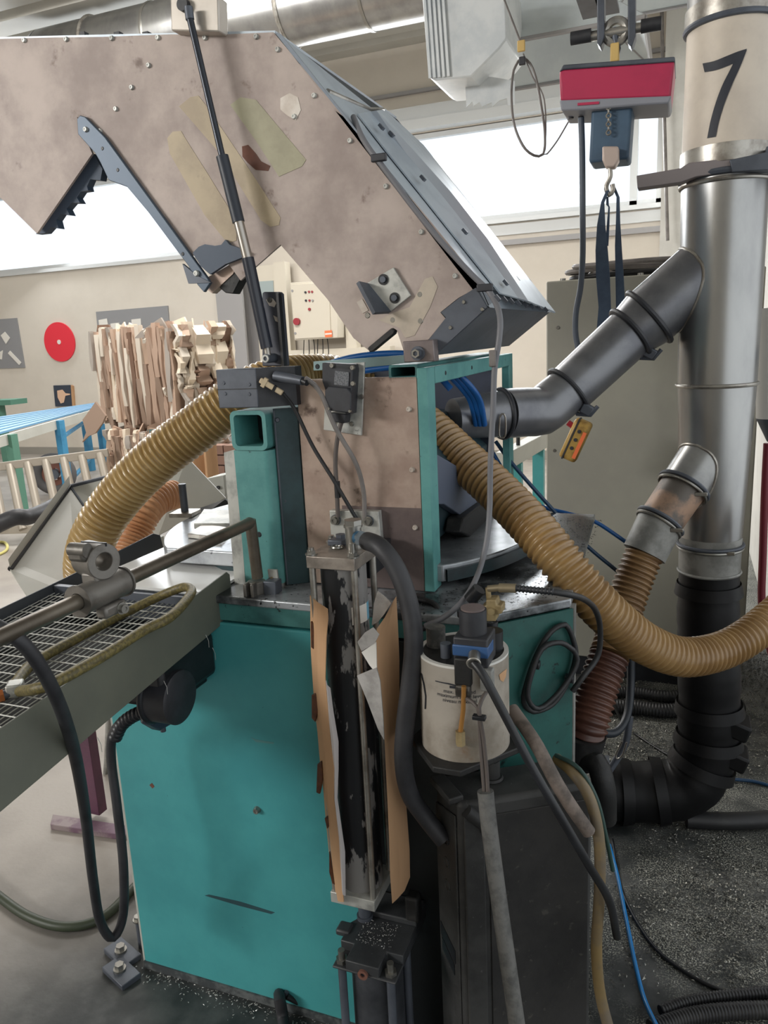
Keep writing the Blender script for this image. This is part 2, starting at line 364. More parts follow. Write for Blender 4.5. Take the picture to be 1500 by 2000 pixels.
# grey steel column behind the bale, pale column by the right window
xa, xb = PY(427, 640, 9.3).x, PY(478, 640, 9.3).x
mb = MB(); mb.box2((xa, 9.3, 0), (xb, 9.34, 5)); mb.box2((xa, 9.64, 0), (xb, 9.68, 5)); mb.box2((xa+.24, 9.34, 0), (xa+.3, 9.64, 5))
tag(mb.build('steel_column', GREYCOL, None, smooth=False), 'grey steel roof column standing at the wall behind the cardboard bale', 'column')
xa = PY(1292, 330, 9.2).x
MB().box2((xa, 9.3, 0), (.3, 9.68, 5)).build('wall_column', WALLW, None, 'pale boxed column right of the bright right window', 'column', smooth=False)

# ================================================================ CEILING SERVICES
t = thing('ceiling_duct', 'large round silver ventilation duct running under the ceiling', 'duct', (-3.4, 7.2, 4.3))
cz, r = 4.62, .31
MB().cyl((-6.4, 7.2, cz), (1.5, 7.2, cz), r, n=40).build('pipe', DUCT, t)
MB().cyl((-6.75, 7.2, cz-.02), (-6.4, 7.2, cz), r*.72, r, n=40).build('reducer', DUCT, t)
for x in (-5.75, -3.55, -1.95, .2):
    MB().ring((x, 7.2, cz), (1, 0, 0), r, .022, 40, 6).build('joint_band', STEEL, t)
for x in (-5.0, -2.75, -.6):
    mb = MB().ring((x, 7.2, cz), (1, 0, 0), r+.004, .006, 40, 6, 3); mb.box2((x-.015, 7.19, cz+r), (x+.015, 7.21, 5.0)); mb.build('hanger', ZINC, t)
# film-wrapped pack hanging from the ceiling
Y = 5.0
t = thing('wrapped_pack', 'stack of sheets wrapped in white film hanging under the ceiling left of the hood', 'package', PY(905, 150, 5.2))
P = poly_y([(822, -40), (985, -60), (990, 75), (975, 95), (920, 150), (850, 157), (836, 150)], Y)
MB().prism(P, (0, .5, 0)).build('wrapped_sheets', FILM, t, bevel=.01)
for k in range(5):
    a = 824+k*9
    MB().prism(poly_y([(a, -38), (a+5, -38), (a+18, 152-k), (a+13, 153-k)], Y-.012-.002*k), (0, .012, 0)).build('film_fold', FILM, t)
MB().prism(poly_y([(925, -60), (992, -60), (992, 85), (976, 85), (930, 142), (922, 146)], Y+.49), (0, .05, 0)).build('grey_backing', mat('blue_grey_backing', (128, 140, 152), .5), t)
rag = [(908, 152), (960, 150), (1005, 158), (1005, 206), (992, 206), (990, 192), (976, 196), (962, 208), (960, 200), (942, 208), (936, 200), (925, 207), (922, 198), (911, 210)]
MB().prism(poly_y(rag, Y+.2), (0, .01, 0)).build('torn_film', FILM, t)
MB().box2((-1.35, 5.2, P[0].z-.02), (-1.3, 5.25, 5.0)).build('hanger', ZINC, t)
# pale pyramid air hoods
HO = mat('pale_hood_sheet', (200, 208, 210), .45, .1, (190, 198, 202), 3, .4, .65)
def hood(label, cx, cy, z0, w, d, h, tw):
    t = thing('ceiling_air_hood', label, 'hood', (cx, cy, z0))
    b = [Vector((cx+sx*w/2, cy+sy*d/2, z0)) for sx, sy in ((-1, -1), (1, -1), (1, 1), (-1, 1))]
    u = [Vector((cx+sx*tw/2, cy+sy*tw/2, z0+h)) for sx, sy in ((-1, -1), (1, -1), (1, 1), (-1, 1))]
    for i in range(4):
        j = (i+1) % 4; n = (b[j]-b[i]).cross(u[i]-b[i]).normalized()
        MB().prism([b[i], b[j], u[j], u[i]], n*.012).build('sloped_panel', HO, t, smooth=False)
        MB().tube([b[i], b[j]], .016, 6).build('rim', GREYCOL, t); MB().tube([b[i], u[i]], .01, 6).build('seam', GREYCOL, t)
    MB().box2((cx-tw/2, cy-tw/2, z0+h), (cx+tw/2, cy+tw/2, 5.0)).build('square_duct', mat('blue_grey_duct', (146, 156, 166), .5, .2), t, smooth=False)
    return t
hood('pale pyramid shaped air hood hanging behind the red hoist', -.93, 5.95, 3.42, 1.25, 1.0, .42, .3)
hood('second pale air hood higher up at the top edge right of the hoist trolley', -.12, 7.6, 4.35, 1.3, 1.1, .4, .3)
# cord with yellow label clip and hanging cable loop
t = thing('hanging_cable_loop', 'thin grey cable loop hanging from a cord with a small yellow clip', 'cable', D(1020, 90, 3.0))
MB().tube([D(960, -140, 3.0), D(985, 0, 3.0), D(1018, 86, 3.0)], .004, 6).build('cord', GCABLE, t)
MB().box(D(1018, 90, 3.0), (.03, .012, .04)).build('clip', mat('yellow_clip', (214, 180, 110), .5), t, bevel=.003)
MB().tube(resample(catmull([D(u, v, 3.0) for u, v in [(1019, 112), (1004, 135), (999, 190), (1006, 250), (1030, 296), (1060, 303), (1064, 260), (1056, 200), (1046, 150), (1034, 122), (1020, 112)]], .02), .02), .005, 6).build('loop', GCABLE, t)
MB().tube(resample(catmull([D(u, v, 3.0) for u, v in [(1022, 105), (1040, 150), (1062, 190), (1066, 260), (1062, 304), (1085, 280), (1112, 235)]], .02), .02), .0028, 6).build('thin_lead', GCABLE, t)
MB().box(D(1020, 119, 2.99), (.025, .012, .03)).build('cable_clamp', BLACKP, t, bevel=.003)
cable('wall_cable', [PY(u, v, 9.15) for u, v in [(1292, -20), (1294, 100), (1298, 250), (1302, 400), (1304, 470)]], .018, GCABLE, 'grey vertical cable dropping beside the pale column')

# ================================================================ CHAIN HOIST
YH = 3.1
def H(u, v, dy=0): return PY(u, v, YH+dy)
t = thing('chain_hoist', 'electric chain hoist with red body and dark chain bag', 'hoist', H(1190, 330))
for a, b in ((1166, 1180), (1226, 1241)):
    MB().prism(poly_y([(a, -60), (b, -60), (b, 70), ((a+b)/2, 92), (a, 84)], YH-.03), (0, .06, 0)).build('trolley_plate', DGREY, t, bevel=.004)
MB().cyl(H(1150, 72), H(1262, 52), .016, n=16).build('trolley_axle', STEEL, t)
MB().cyl(H(1115, 76), H(1155, 69), .022, n=18).build('rubber_buffer', RUBBER, t); MB().cyl(H(1252, 52), H(1292, 45), .022, n=18).build('rubber_buffer', RUBBER, t)
MB().ring(H(1203, 62), (0, 1, .1), .035, .014, 28, 8).build('suspension_eye', STEEL, t)
MB().tube(catmull([H(1200, 55), H(1202, 80), H(1206, 95), H(1200, 112)], .02), .012, 10).build('suspension_hook', DGREY, t)
MB().box(H(1201, 104), (.03, .03, .06)).build('load_clip', mat('yellow_clip', (214, 180, 110)), t, bevel=.004)
MB().prism(poly_y([(1092, 138), (1100, 134), (1318, 118), (1310, 190), (1094, 197)], YH-.1), (0, .2, 0)).build('body', HRED, t, bevel=.008)
MB().prism(poly_y([(1092, 140), (1100, 126), (1318, 110), (1319, 120), (1100, 136)], YH-.105), (0, .21, 0)).build('top_cover', DGREY, t, bevel=.004)
MB().prism(poly_y([(1092, 195), (1312, 186), (1306, 202), (1240, 206), (1150, 214), (1096, 216)], YH-.1), (0, .2, 0)).build('bottom_cover', mat('hoist_grey', (140, 142, 150), .5), t, bevel=.006)
MB().prism(poly_y([(1128, 201), (1170, 198), (1170, 203), (1128, 206)], YH-.104), (0, .004, 0)).build('nameplate', HRED, t)
MB().prism(poly_y([(1156, 196), (1236, 193), (1228, 310), (1150, 318)], YH-.07), (0, .14, 0)).build('chain_bag', BAG, t, bevel=.01)
for k in range(7):
    c = H(1193, 222+k*8); ax = (0, 1, 0) if k % 2 == 0 else (1, 0, 0)
    c.y = YH-.09
    MB().ring(c, ax, .0075, .0028, 14, 6).build('chain_link', STEEL, t)
MB().prism(poly_y([(1176, 285), (1208, 285), (1208, 312), (1200, 327), (1182, 327), (1176, 312)], YH-.12), (0, .05, 0)).build('hook_block', mat('pale_hook_block', (196, 178, 168), .4, .3), t, bevel=.006)
MB().tube(catmull([H(u, v, -.1) for u, v in [(1191, 326), (1192, 345), (1186, 358), (1184, 368), (1190, 381), (1197, 372), (1196, 360)]], .008), .008, 10).build('load_hook', STEEL, t)
for u in (1115, 1135): MB().cyl(H(u, 213), H(u, 232), .014, .01, n=14).build('cable_gland', BLACKP, t)
# suspension rail above the frame
hz = H(1203, -60).z
mb = MB().box2((-.43, 2.7, hz), (-.29, 3.5, hz+.015)).box2((-.365, 2.7, hz), (-.355, 3.5, hz+.14)).box2((-.43, 2.7, hz+.14), (-.29, 3.5, hz+.155))
for y in (2.8, 3.4): mb.box2((-.375, y-.02, hz+.15), (-.345, y+.02, 5.0))
mb.build('hoist_rail', DGREY, None, 'short grey crane rail section above the hoist trolley', 'rail', smooth=False)
# pendant cable + control
cable('pendant_cable', [H(u, v, -.02) for u, v in [(1135, 230), (1137, 300), (1138, 420), (1138, 500), (1134, 560), (1125, 610), (1124, 650), (1129, 680), (1135, 710), (1140, 780), (1136, 812)]], .011, mat('slate_cable', (84, 92, 104), .5), 'slate grey pendant cable hanging from the hoist to the yellow control')
t = thing('pendant_control', 'yellow hanging push-button control with orange strip', 'control', H(1120, 900, -.04))
a, b = H(1142, 822, -.05), H(1108, 896, -.05); ax = (b-a).normalized(); sd = ax.cross(Vector((0, 1, 0))).normalized()
if sd.x < 0: sd = -sd
c = (a+b)/2
MB().box(c, (.07, .06, .165), ax=(sd, sd.cross(ax), ax)).build('body', PENDY, t, bevel=.012)
n = sd.cross(ax).normalized(); n = n if n.y < 0 else -n
MB().box(c+n*.03+sd*.022+ax*.01, (.014, .004, .11), ax=(sd, n, ax)).build('orange_strip', ORANGE, t)
MB().box(c-sd*.018+n*.0, (.006, .064, .167), ax=(sd, n, ax)).build('seam', BLACKP, t)
MB().cyl(c-sd*.034-ax*.045, c-sd*.056-ax*.05, .012, n=16).build('emergency_button', REDB, t)
for k in range(3): MB().cyl(c+n*.03-ax*(.04-k*.035)-sd*.0, c+n*.034-ax*(.04-k*.035), .007, n=12).build('push_button', BLACKP, t)
# two navy lifting slings
def sling(label, rails, dy):
    A = [H(a, v, dy) for a, b, v in rails]; B = [H(b, v, dy) for a, b, v in rails]
    MB().strip(catmull(A, .03), catmull(B, .03)[:len(catmull(A, .03))] if False else [p for p in catmull(B, .03)], (0, .008, 0)) if False else None
    MB().strip(A, B, (0, .008, 0)).build('lifting_sling', STRAP, None, label, 'sling', 'slings on the hoist hook')
sling('navy lifting sling hanging on the hook, left wide strand', [(1184, 1190, 372), (1174, 1180, 395), (1166, 1182, 440), (1163, 1187, 490), (1164, 1191, 540), (1169, 1193, 600), (1164, 1192, 660), (1166, 1188, 720)], -.11)
sling('navy lifting sling hanging on the hook, right narrow strand', [(1196, 1202, 366), (1204, 1210, 385), (1203, 1211, 430), (1201, 1214, 480), (1202, 1218, 540), (1203, 1221, 600), (1206, 1222, 660), (1208, 1220, 690)], -.09)
sling('thin folded navy sling loop in the middle of the hook', [(1184, 1188, 384), (1184, 1189, 400), (1188, 1191, 404), (1185, 1190, 440), (1182, 1188, 480)], -.1)

# ================================================================ BACK CABINET
t = thing('machine_cabinet', 'tall grey-green sheet metal cabinet behind the silver duct', 'cabinet', (-.13, 3.6, 0))
zt = PY(1067, 550, 3.45).z; xl = PY(1067, 700, 3.45).x
MB().box2((xl, 3.45, .1), (.28, 4.2, zt)).build('body', CAB, t, bevel=.006)
MB().box2((xl+.01, 3.47, 0), (.27, 4.18, .1)).build('plinth', BLACK, t)
for k in range(5): MB().cyl((xl+.06+k*.16, 3.52, zt), (xl+.06+k*.16, 3.52, zt+.012), .012, n=10).build('lid_bolt', ZINC, t)
for k, (u, v) in enumerate([(1083, 880), (1090, 640)]): screw(t, PY(u, v, 3.45), (0, -1, 0), .008, .004)
for k in range(5):
    a = rng.random()*6.28
    pts = []
    cx, cy = -.1+rng.uniform(-.22, .2), 3.72+rng.uniform(-.1, .15)
    for i in range(11):
        an = a+i*.75; rr = .17+rng.uniform(-.03, .03)
        pts.append((cx+rr*1.5*math.cos(an), cy+rr*.8*math.sin(an), zt+.022+.008*k+rng.uniform(0, .012)))
    cable('coiled_cable', pts, .011, GCABLE if k % 3 else DRUBBER, 'loose tangled cable lying on top of the grey-green cabinet', group='tangled cables on the cabinet', n=7, step=.03)
mb = MB(); N = 9
P = [[Vector((-.02+.26*i/N, 3.6+.3*j/N, zt+.075+.09*math.sin(i*.9)*math.sin(j*1.1)+.16*max(0, math.sin(3.1*i/N))*max(0, math.sin(3.1*j/N))+rng.uniform(0, .03))) for j in range(N+1)] for i in range(N+1)]
vs = [p for r_ in P for p in r_]; vs += [p+Vector((0, 0, .006)) for p in vs]; M1 = (N+1)**2
fs = [[i*(N+1)+j, (i+1)*(N+1)+j, (i+1)*(N+1)+j+1, i*(N+1)+j+1] for i in range(N) for j in range(N)]
fs += [[x+M1 for x in f[::-1]] for f in fs]
MB().add(vs, fs).build('crumpled_rag', mat('grey_rag', (150, 146, 142), .9), None, 'crumpled grey rag on the cabinet top beside the duct', 'rag')
# teal conveyor stand seen between machine and cabinet
t = thing('conveyor_stand', 'pale conveyor rail on a teal stand seen under the grey branch duct', 'conveyor', PY(1050, 930, 4.2)*Vector((1, 1, 0)) if False else Vector((-.9, 4.3, 0)))
p0, p1 = PY(985, 918, 4.25), PY(1066, 850, 5.2)
p1.z = p0.z
d = (p1-p0).normalized(); s = Vector((d.y, -d.x, 0))
MB().prism([p0-s*.05, p0+s*.03, p1+s*.03, p1-s*.05], (0, 0, .1)).build('rail', LGREY, t, bevel=.004)
for k in (.25, .8):
    q = p0.lerp(p1, k); MB().box2((q.x-.035, q.y-.03, 0), (q.x+.035, q.y+.03, q.z)).build('leg', TEAL, t)
MB().cyl(p0.lerp(p1, .3)+Vector((0, 0, .1)), p0.lerp(p1, .3)+Vector((0, 0, .15)), .012, n=10).build('knob', BLACK, t)

# ================================================================ RIGHT EDGE
t = thing('white_standpipe', 'white vertical vessel with dark rounded bottom at the right edge beside the wall', 'vessel', (.44, 2.52, 0))
c0 = Vector((.39, 2.74, 0)); r0 = .045
MB().cyl(PY(1515, 600, 2.6), PY(1513, 815, 2.6), .052, n=24).build('body', WALLW, t); MB().cyl(PY(1513, 815, 2.6), PY(1512, 862, 2.6), .052, .02, n=24).build('bottom_cone', DGREY, t)
MB().box2((PY(1512, 700, 2.6).x, 2.585, PY(1512, 700, 2.6).z-.02), (.472, 2.78, PY(1512, 700, 2.6).z+.02)).build('wall_bracket', DGREY, t)
cable('red_hose', [PY(1499, 866, 2.68), PY(1494, 960, 2.68), PY(1490, 1080, 2.68), PY(1488, 1180, 2.68), PY(1500, 1250, 2.68), PY(1520, 1330, 2.62), PY(1530, 1420, 2.5)], .012, mat('dark_red_hose', (110, 26, 40), .5), 'dark red hose hanging at the right edge below the white vessel', 'hose')

# ================================================================ WALL ITEMS (left)
def wall_y(px, th, name, m, label, cat, **k): return MB().prism(poly_y(px, WB-.001), (0, -th, 0)).build(name, m, None, label, cat, **k)
c = PY(117, 668, WB-.01)
rd = (PY(146, 668, WB).x-PY(88, 668, WB).x)/2
t = thing('red_disc', 'round red disc sign hung on the cream wall', 'sign', c-Vector((0, 0, rd)))
MB().cyl(c+Vector((0, .005, 0)), c-Vector((0, .015, 0)), rd*1.02, n=48).build('disc', RED, t); MB().cyl(c-Vector((0, .015, 0)), c-Vector((0, .022, 0)), .035, n=18).build('centre_hub', PAPER, t)
NB = mat('grey_notice_board', (142, 142, 144), .6)
t = thing('notice_board', 'grey notice board at the left edge with paper scraps', 'board', PY(20, 720, WB-.02))
MB().prism(poly_y([(-60, 628), (34, 621), (50, 718), (-60, 722)], WB-.001), (0, -.02, 0)).build('panel', NB, t)
for P in ([(2, 655), (10, 648), (20, 660), (12, 672)], [(-4, 690), (6, 684), (4, 702), (-4, 700)], [(16, 690), (20, 685), (42, 708), (38, 713)]):
    MB().prism(poly_y(P, WB-.022), (0, -.008, 0)).build('paper', PAPER, t)
t = thing('notice_board', 'wide grey notice board behind the cardboard bale with pinned papers', 'board', PY(260, 660, WB-.02))
MB().prism(poly_y([(189, 609), (329, 597), (334, 660), (195, 670)], WB-.001), (0, -.02, 0)).build('panel', NB, t)
for P in ([(193, 625), (209, 622), (213, 645), (195, 648)], [(216, 632), (233, 630), (234, 646), (218, 648)], [(257, 624), (275, 622), (276, 637), (258, 639)]):
    MB().prism(poly_y(P, WB-.022), (0, -.006, 0)).build('paper', PAPER, t)
t = thing('dark_board', 'small dark board with a peach coloured patch low on the wall above the bench', 'board', PY(124, 793, WB-.03))
Y = WB-.032
MB().prism(poly_y([(104, 753), (138, 752), (141, 793), (108, 794)], Y), (0, .03, 0)).build('panel', mat('dark_slate', (54, 62, 76), .6), t)
MB().prism(poly_y([(138, 752), (142, 754), (145, 793), (141, 793)], Y), (0, .03, 0)).build('edge_strip', CARD, t)
MB().prism(poly_y([(112, 763), (122, 761), (128, 768), (137, 769), (137, 771), (128, 773), (125, 786), (119, 788), (113, 776)], Y), (0, -.006, 0)).build('peach_patch', mat('peach_patch', (222, 184, 156), .7), t)

# control cabinet on a pale frame
t = thing('control_cabinet', 'cream wall control cabinet with small buttons and red switch', 'cabinet', PY(610, 665, 9.3))
Y = 9.25
MB().prism(poly_y([(566, 552), (645, 548), (660, 540), (660, 660), (575, 665)], Y), (0, .3, 0)).build('box', CPANEL, t, bevel=.01)
MB().prism(poly_y([(569, 556), (643, 551), (647, 658), (577, 662)], Y), (0, -.015, 0)).build('door', CPANEL, t, bevel=.004)
for i, (u, v) in enumerate([(597, 571), (604, 570), (610, 570), (598, 587), (605, 587), (611, 587)]):
    p = PY(u, v, Y-.015); MB().cyl(p, p-Vector((0, .015, 0)), .014, n=10).build('indicator', [INK, REDB, REDB, INK, REDB, GREYCOL][i], t)
p = PY(605, 604, Y-.015); MB().cyl(p, p-Vector((0, .02, 0)), .018, n=10).build('push_button', REDB, t)
p = PY(581, 628, Y-.015); MB().cyl(p, p-Vector((0, .04, 0)), .045, n=20).build('main_switch', REDB, t)
MB().prism(poly_y([(634, 646), (648, 645), (649, 658), (635, 659)], Y-.016), (0, -.003, 0)).build('orange_label', ORANGE, t)
MB().prism(poly_y([(635, 651), (648, 650), (648, 653), (635, 654)], Y-.0195), (0, -.001, 0)).build('label_stripe', PAPER, t)
for u, v in ((571, 568), (577, 651)):
    p = PY(u, v, Y-.015); MB().cyl(p, p-Vector((0, .008, 0)), .016, n=10).build('door_lock', GREYCOL, t)
for k in range(6):
    cable('lead', [PY(594+k*9, 660, 9.4), PY(593+k*9+(k % 3)*2, 690, 9.42), PY(592+k*9, 730, 9.42)], .006, DRUBBER, None, parent=t, n=5, step=.1)
t = thing('pale_wall_frame', 'pale steel machine frame behind the control cabinet', 'frame', PY(560, 715, 9.45)*Vector((1, 1, 0)))
for a, b in ((540, 562), (672, 692)):
    MB().box2((PY(a, 600, 9.45).x, 9.45, 0), (PY(b, 600, 9.45).x, 9.6, PY(a, 512, 9.45).z)).build('upright', CPANEL, t, smooth=False)
MB().box2((PY(540, 600, 9.45).x, 9.42, PY(600, 705, 9.45).z), (PY(760, 600, 9.45).x, 9.6, PY(600, 683, 9.45).z)).build('crossbar', CPANEL, t, smooth=False)
MB().box2((PY(500, 600, 9.5).x, 9.5, PY(520, 706, 9.5).z), (PY(541, 600, 9.5).x, 9.6, PY(520, 518, 9.5).z)).build('side_panel', CPANEL, t, smooth=False)
MB().prism(poly_y([(505, 550), (534, 548), (536, 585), (508, 587)], 9.5), (0, -.01, 0)).build('inspection_window', mat('dull_grey_glass', (160, 172, 172), .2), t)

# ================================================================ CARDBOARD BALES
BC = [mat('bale_light_tan', (190, 164, 144), .85), mat('bale_tan', (178, 152, 134), .85), mat('bale_taupe', (150, 128, 112), .85), mat('bale_pale', (214, 204, 190), .85), mat('bale_grey', (168, 160, 152), .85), mat('bale_cream', (228, 214, 194), .85), mat('bale_teal', (70, 110, 112), .8), mat('bale_brown', (118, 92, 76), .85)]
def bale(label, u0, um, u1, vt, vb, d0, dm, d1, n, seed, wts_l, wts_r):
    R = random.Random(seed)
    a, m_, b = D(u0, vt, d0), D(um, vt, dm), D(u1, vt, d1)
    zt = (a.z+m_.z)/2; zb = D(um, vb, dm).z
    t = thing('cardboard_bale', label, 'bale', Vector((m_.x, m_.y, zb)))
    a.z = m_.z = b.z = zb
    back = a+b-m_
    core = [m_.lerp(back, .04), a.lerp(b, .5)*0+a.lerp(back, .05), back, b.lerp(back, .05)]
    ins = Vector((0, .03, 0))
    MB().prism([p+ins for p in (m_, a, back, b)], (0, 0, zt-zb-.05))  .build('core', BC[2], t, smooth=False)
    cnt = 0
    for (p, q, k, w) in ((a, m_, n, wts_l), (m_, b, n, wts_r)):
        L = (q-p).length; dr = (q-p).normalized(); nr = Vector((dr.y, -dr.x, 0))
        x = 0
        while x < L-.01:
            wd = R.uniform(.025, .07)*(1 if w is wts_l else 1.8); wd = min(wd, L-x)
            nseg = R.choice([3, 4, 4, 5]) if w is wts_r else R.choice([1, 2, 2, 3])
            zc = [zb+R.uniform(-.05, .05)]+sorted(R.uniform(zb+.15*(zt-zb), zt-.12*(zt-zb)) for _ in range(nseg-1))+[zt+R.uniform(-.03, .06)]
            for z0, z1 in zip(zc, zc[1:]):
                k_ = .6 if w is wts_l else 1.25; o0, o1 = R.uniform(-.02, .06)*k_, R.uniform(-.02, .06)*k_; tl = R.uniform(-.04, .04)*(.4 if w is wts_l else 1)
                N = 4; A = []; B = []
                for i in range(N+1):
                    f = i/N; z = z0+(z1-z0)*f; bul = o0+(o1-o0)*f+R.uniform(0, .04)*(k_ if k_ > 1 else .2)+(.006 if k_ < 1 else .03)*math.sin(f*3.14)
                    sh = tl*(f-.5)
                    j_ = .003 if k_ < 1 else .014; A.append(p+dr*(x+sh+R.uniform(-j_, j_))+nr*bul+Vector((0, 0, z-zb))); B.append(p+dr*(x+wd+sh+R.uniform(-j_, j_))+nr*(bul+R.uniform(-.05, .05)*(.3 if k_ < 1 else 1))+Vector((0, 0, z-zb)))
                if cnt < 290: MB().strip(A, B, -nr*.05).build('cardboard_sheet', R.choices(BC, w)[0], t, ang=25); cnt += 1
            x += wd*.8
    for k in range(26):   # ragged top edges
        f, g = R.random(), R.random(); base = m_+(a-m_)*f+(b-m_)*g; base.z = zt-.06
        s = R.uniform(.06, .16); an = R.uniform(0, 3.1); dx = Vector((math.cos(an), math.sin(an), 0))*s
        MB().strip([base-dx, base-dx*.6+Vector((0, 0, R.uniform(.05, .15)))], [base+dx, base+dx*.5+Vector((0, 0, R.uniform(.05, .17)))], (0, .02, 0)).build('torn_flap', R.choices(BC, w)[0], t, ang=25)
    return t
bale('pressed bale of brown cardboard with white and tan sheets, upper of the stack', 176, 335, 446, 648, 834, 6.9, 6.35, 6.7, 12, 3, [6, 6, 5, 2, 2, 1, .5, 2], [3, 2, 1, 5, 1, 9, 0, 1])
LB = bale('lower cardboard bale under the ragged upper bale', 206, 345, 440, 850, 945, 6.9, 6.35, 6.7, 12, 5, [5, 5, 5, 2, 2, 1, 1, 2], [5, 4, 3, 2, 1, 2, 0, 3])
P = [D(u, v, 6.25) for u, v in [(186, 785), (206, 812), (200, 826), (186, 846), (172, 852), (160, 864), (168, 845), (161, 820), (176, 800)]]
MB().prism(P, (0, .02, 0)).build('torn_flap', BC[2], LB)

# ================================================================ BENCH, LADDER, TYRE
zb = .88
A0, A1 = PZ(0-60, 868, zb), PZ(190, 797, zb)
dr = (A1-A0).normalized(); nr = Vector((-dr.y, dr.x, 0)); nr = nr if nr.y > 0 else -nr
t = thing('slatted_bench', 'pale blue slatted steel bench standing along the cream wall', 'bench', Vector((A0.x, A0.y, 0)))
MB().prism([A0, A1, A1+nr*.03, A0+nr*.03], (0, 0, -.1)).build('front_rail', LGREY, t)
Q0, Q1 = PZ(-60, 824, zb), PZ(186, 789, zb)
def fb(f): return A0.lerp(Q0, f), A1.lerp(Q1, f)
for k in range(7):
    a, b = fb(.06+.135*k); c, d_ = fb(.06+.135*k+.085)
    MB().prism([a, b, d_, c], (0, 0, .02)).build('slat', mat('pale_blue_slat', (110, 160, 196), .45), t)
def fv(u): return 868-71*(u+60)/250
def bv(u): return 824-35*(u+60)/246
legs = []
for u, v, m in ((8, fv(8), GREENP), (104, fv(104), BLUEP), (154, bv(154)+2, BLUEP), (183, bv(183)+2, BLUEP)):
    q = PZ(u, v, zb)+Vector((.03, .05, 0)); legs.append(q)
    MB().box2((q.x-.04, q.y-.04, 0), (q.x+.04, q.y+.04, zb-.003)).build('leg', m, t)
for z in (.2, .72):
    MB().tube([legs[1]-Vector((0, 0, z)), legs[2]-Vector((0, 0, z))], .028, 6).build('crossbar', BLUEP, t)
t = thing('green_stand', 'green steel stand with a flat head at the left edge behind the bench', 'stand', PY(0, 790, 8.2)*Vector((1, 1, 0)))
MB().prism(poly_y([(-40, 783), (20, 781), (21, 791), (-40, 794)], 8.2), (0, .3, 0)).build('head', GREENP, t)
q = PY(0, 800, 8.3); MB().box2((q.x-.05, 8.25, 0), (q.x+.05, 8.35, PY(0, 788, 8.3).z)).build('post', GREENP, t)
# ladder lying on its long edge
t = thing('ladder', 'aluminium ladder lying on its side on the floor by the bales', 'ladder', (-5.4, 5.0, 0))
T0, T1 = PY(-30, 915, 5.0), PY(212, 884, 5.35)
B0, B1 = T0+Vector((.22, -.22, -.5)), T1+Vector((.22, -.22, -.6))
for P, Q in ((T0, T1), (B0, B1)):
    MB().box((P+Q)/2, ((Q-P).length, .03, .07), ax=((Q-P), (Q-P).cross(Vector((0, 0, 1))), ((Q-P).cross(Vector((0, 0, 1)))).cross(Q-P)*-1)).build('rail', WOOD, t, bevel=.004)
for k in range(7):
    f = .06+k*.145; MB().cyl(T0.lerp(T1, f), B0.lerp(B1, f)+Vector((.06, 0, 0)), .036, n=12).build('rung', WOOD, t)
for Q in (B0, B1): MB().box2((Q.x-.03, Q.y-.03, 0), (Q.x+.03, Q.y+.03, Q.z)).build('foot', WOOD, t)
w0 = PZ(112, 966, 0); rw_ = 41*depth(w0)/FOC; c = w0+Vector((0, 0, rw_))
wa = Vector((.55, -.83, 0)).normalized()
t = thing('trolley_wheel', 'old grey wheel with rusty rim standing behind the ladder', 'wheel', w0)
MB().ring(c, wa, rw_*.76, rw_*.24, 40, 10).build('tyre', TYRE, t); MB().washer(c-wa*.02, wa, rw_*.6, rw_*.3, .04, 28).build('rim', RUST, t)
MB().cyl(c-wa*.06, c+wa*.06, rw_*.24, n=16).build('hub', DGREY, t)
for k in range(5):
    an = k*1.257; dv = Vector((0, 0, 1))*math.cos(an)+wa.cross(Vector((0, 0, 1)))*math.sin(an); MB().cyl(c+dv*rw_*.2, c+dv*rw_*.6, rw_*.07, n=8).build('spoke', RUST, t)
c = PY(30, 1010, 3.3)
cable('black_floor_hose', [(-4.4, 3.3, .35), PY(10, 1018, 3.4), PY(55, 1010, 3.5), PY(90, 996, 3.7), PY(110, 985, 3.9)], .05, RUBBER, 'thick black hose with cuff behind the grey guard at left', 'hose')
cable('yellow_floor_cable', [PZ(-30, 1090, .012), PZ(0, 1082, .012), PZ(14, 1072, .012), PZ(10, 1060, .012), PZ(-10, 1058, .012)], .012, mat('pale_yellow_cable', (214, 206, 130), .5), 'pale yellow cable loop on the floor at the left edge')
for k, (u, v, w) in enumerate([(15, 1000, .3), (60, 965, .25)]): pass
# ================================================================ MACHINE BASE
YF = 1.356; ZT = 1.068
t = thing('rotary_machine', 'turquoise machine base cabinet with grimy right corner block, standing on the floor', 'machine', (-.75, 1.8, 0))
BASE = t
xl = PY(250, 1640, YF).x
c0, c1, c2 = PZ(972, 1198, ZT), PZ(1116, 1169, ZT), PZ(1150, 1030, ZT)
xr = -.36
zs = PY(500, 1222, YF).z       # seam under the top flange
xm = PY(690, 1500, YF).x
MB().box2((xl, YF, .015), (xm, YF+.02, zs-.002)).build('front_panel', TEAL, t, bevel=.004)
MB().box2((xm+.001, YF, .015), (xr, YF+.02, zs-.002)).build('shaded_oily_panel', mat('oily_shaded_teal', (24, 27, 28), .5, 0, (34, 42, 44), 7, .45, .68, .2, 120, (84, 100, 100), 60, .68, .74), t, bevel=.002)  # near-black from oily grime plus shadow painted into the colour
MB().box2((xl+.005, YF+.004, zs+.002), (xr, YF+.02, ZT-.018)).build('upper_panel', TEALD, t, bevel=.003)
foot = [(xl+.01, YF+.02), (xr-.001, YF+.02), (c1.x-.004, c1.y+.005), (c1.x-.02, c1.y+.04), (-.42, 1.68), (-.42, 2.25), (xl+.01, 2.25)]
MB().prism([Vector((a, b, .01)) for a, b in foot], (0, 0, ZT-.03)).build('body', GRIME, t, smooth=False)  # near-black colour paints in the dark of the right-hand recess
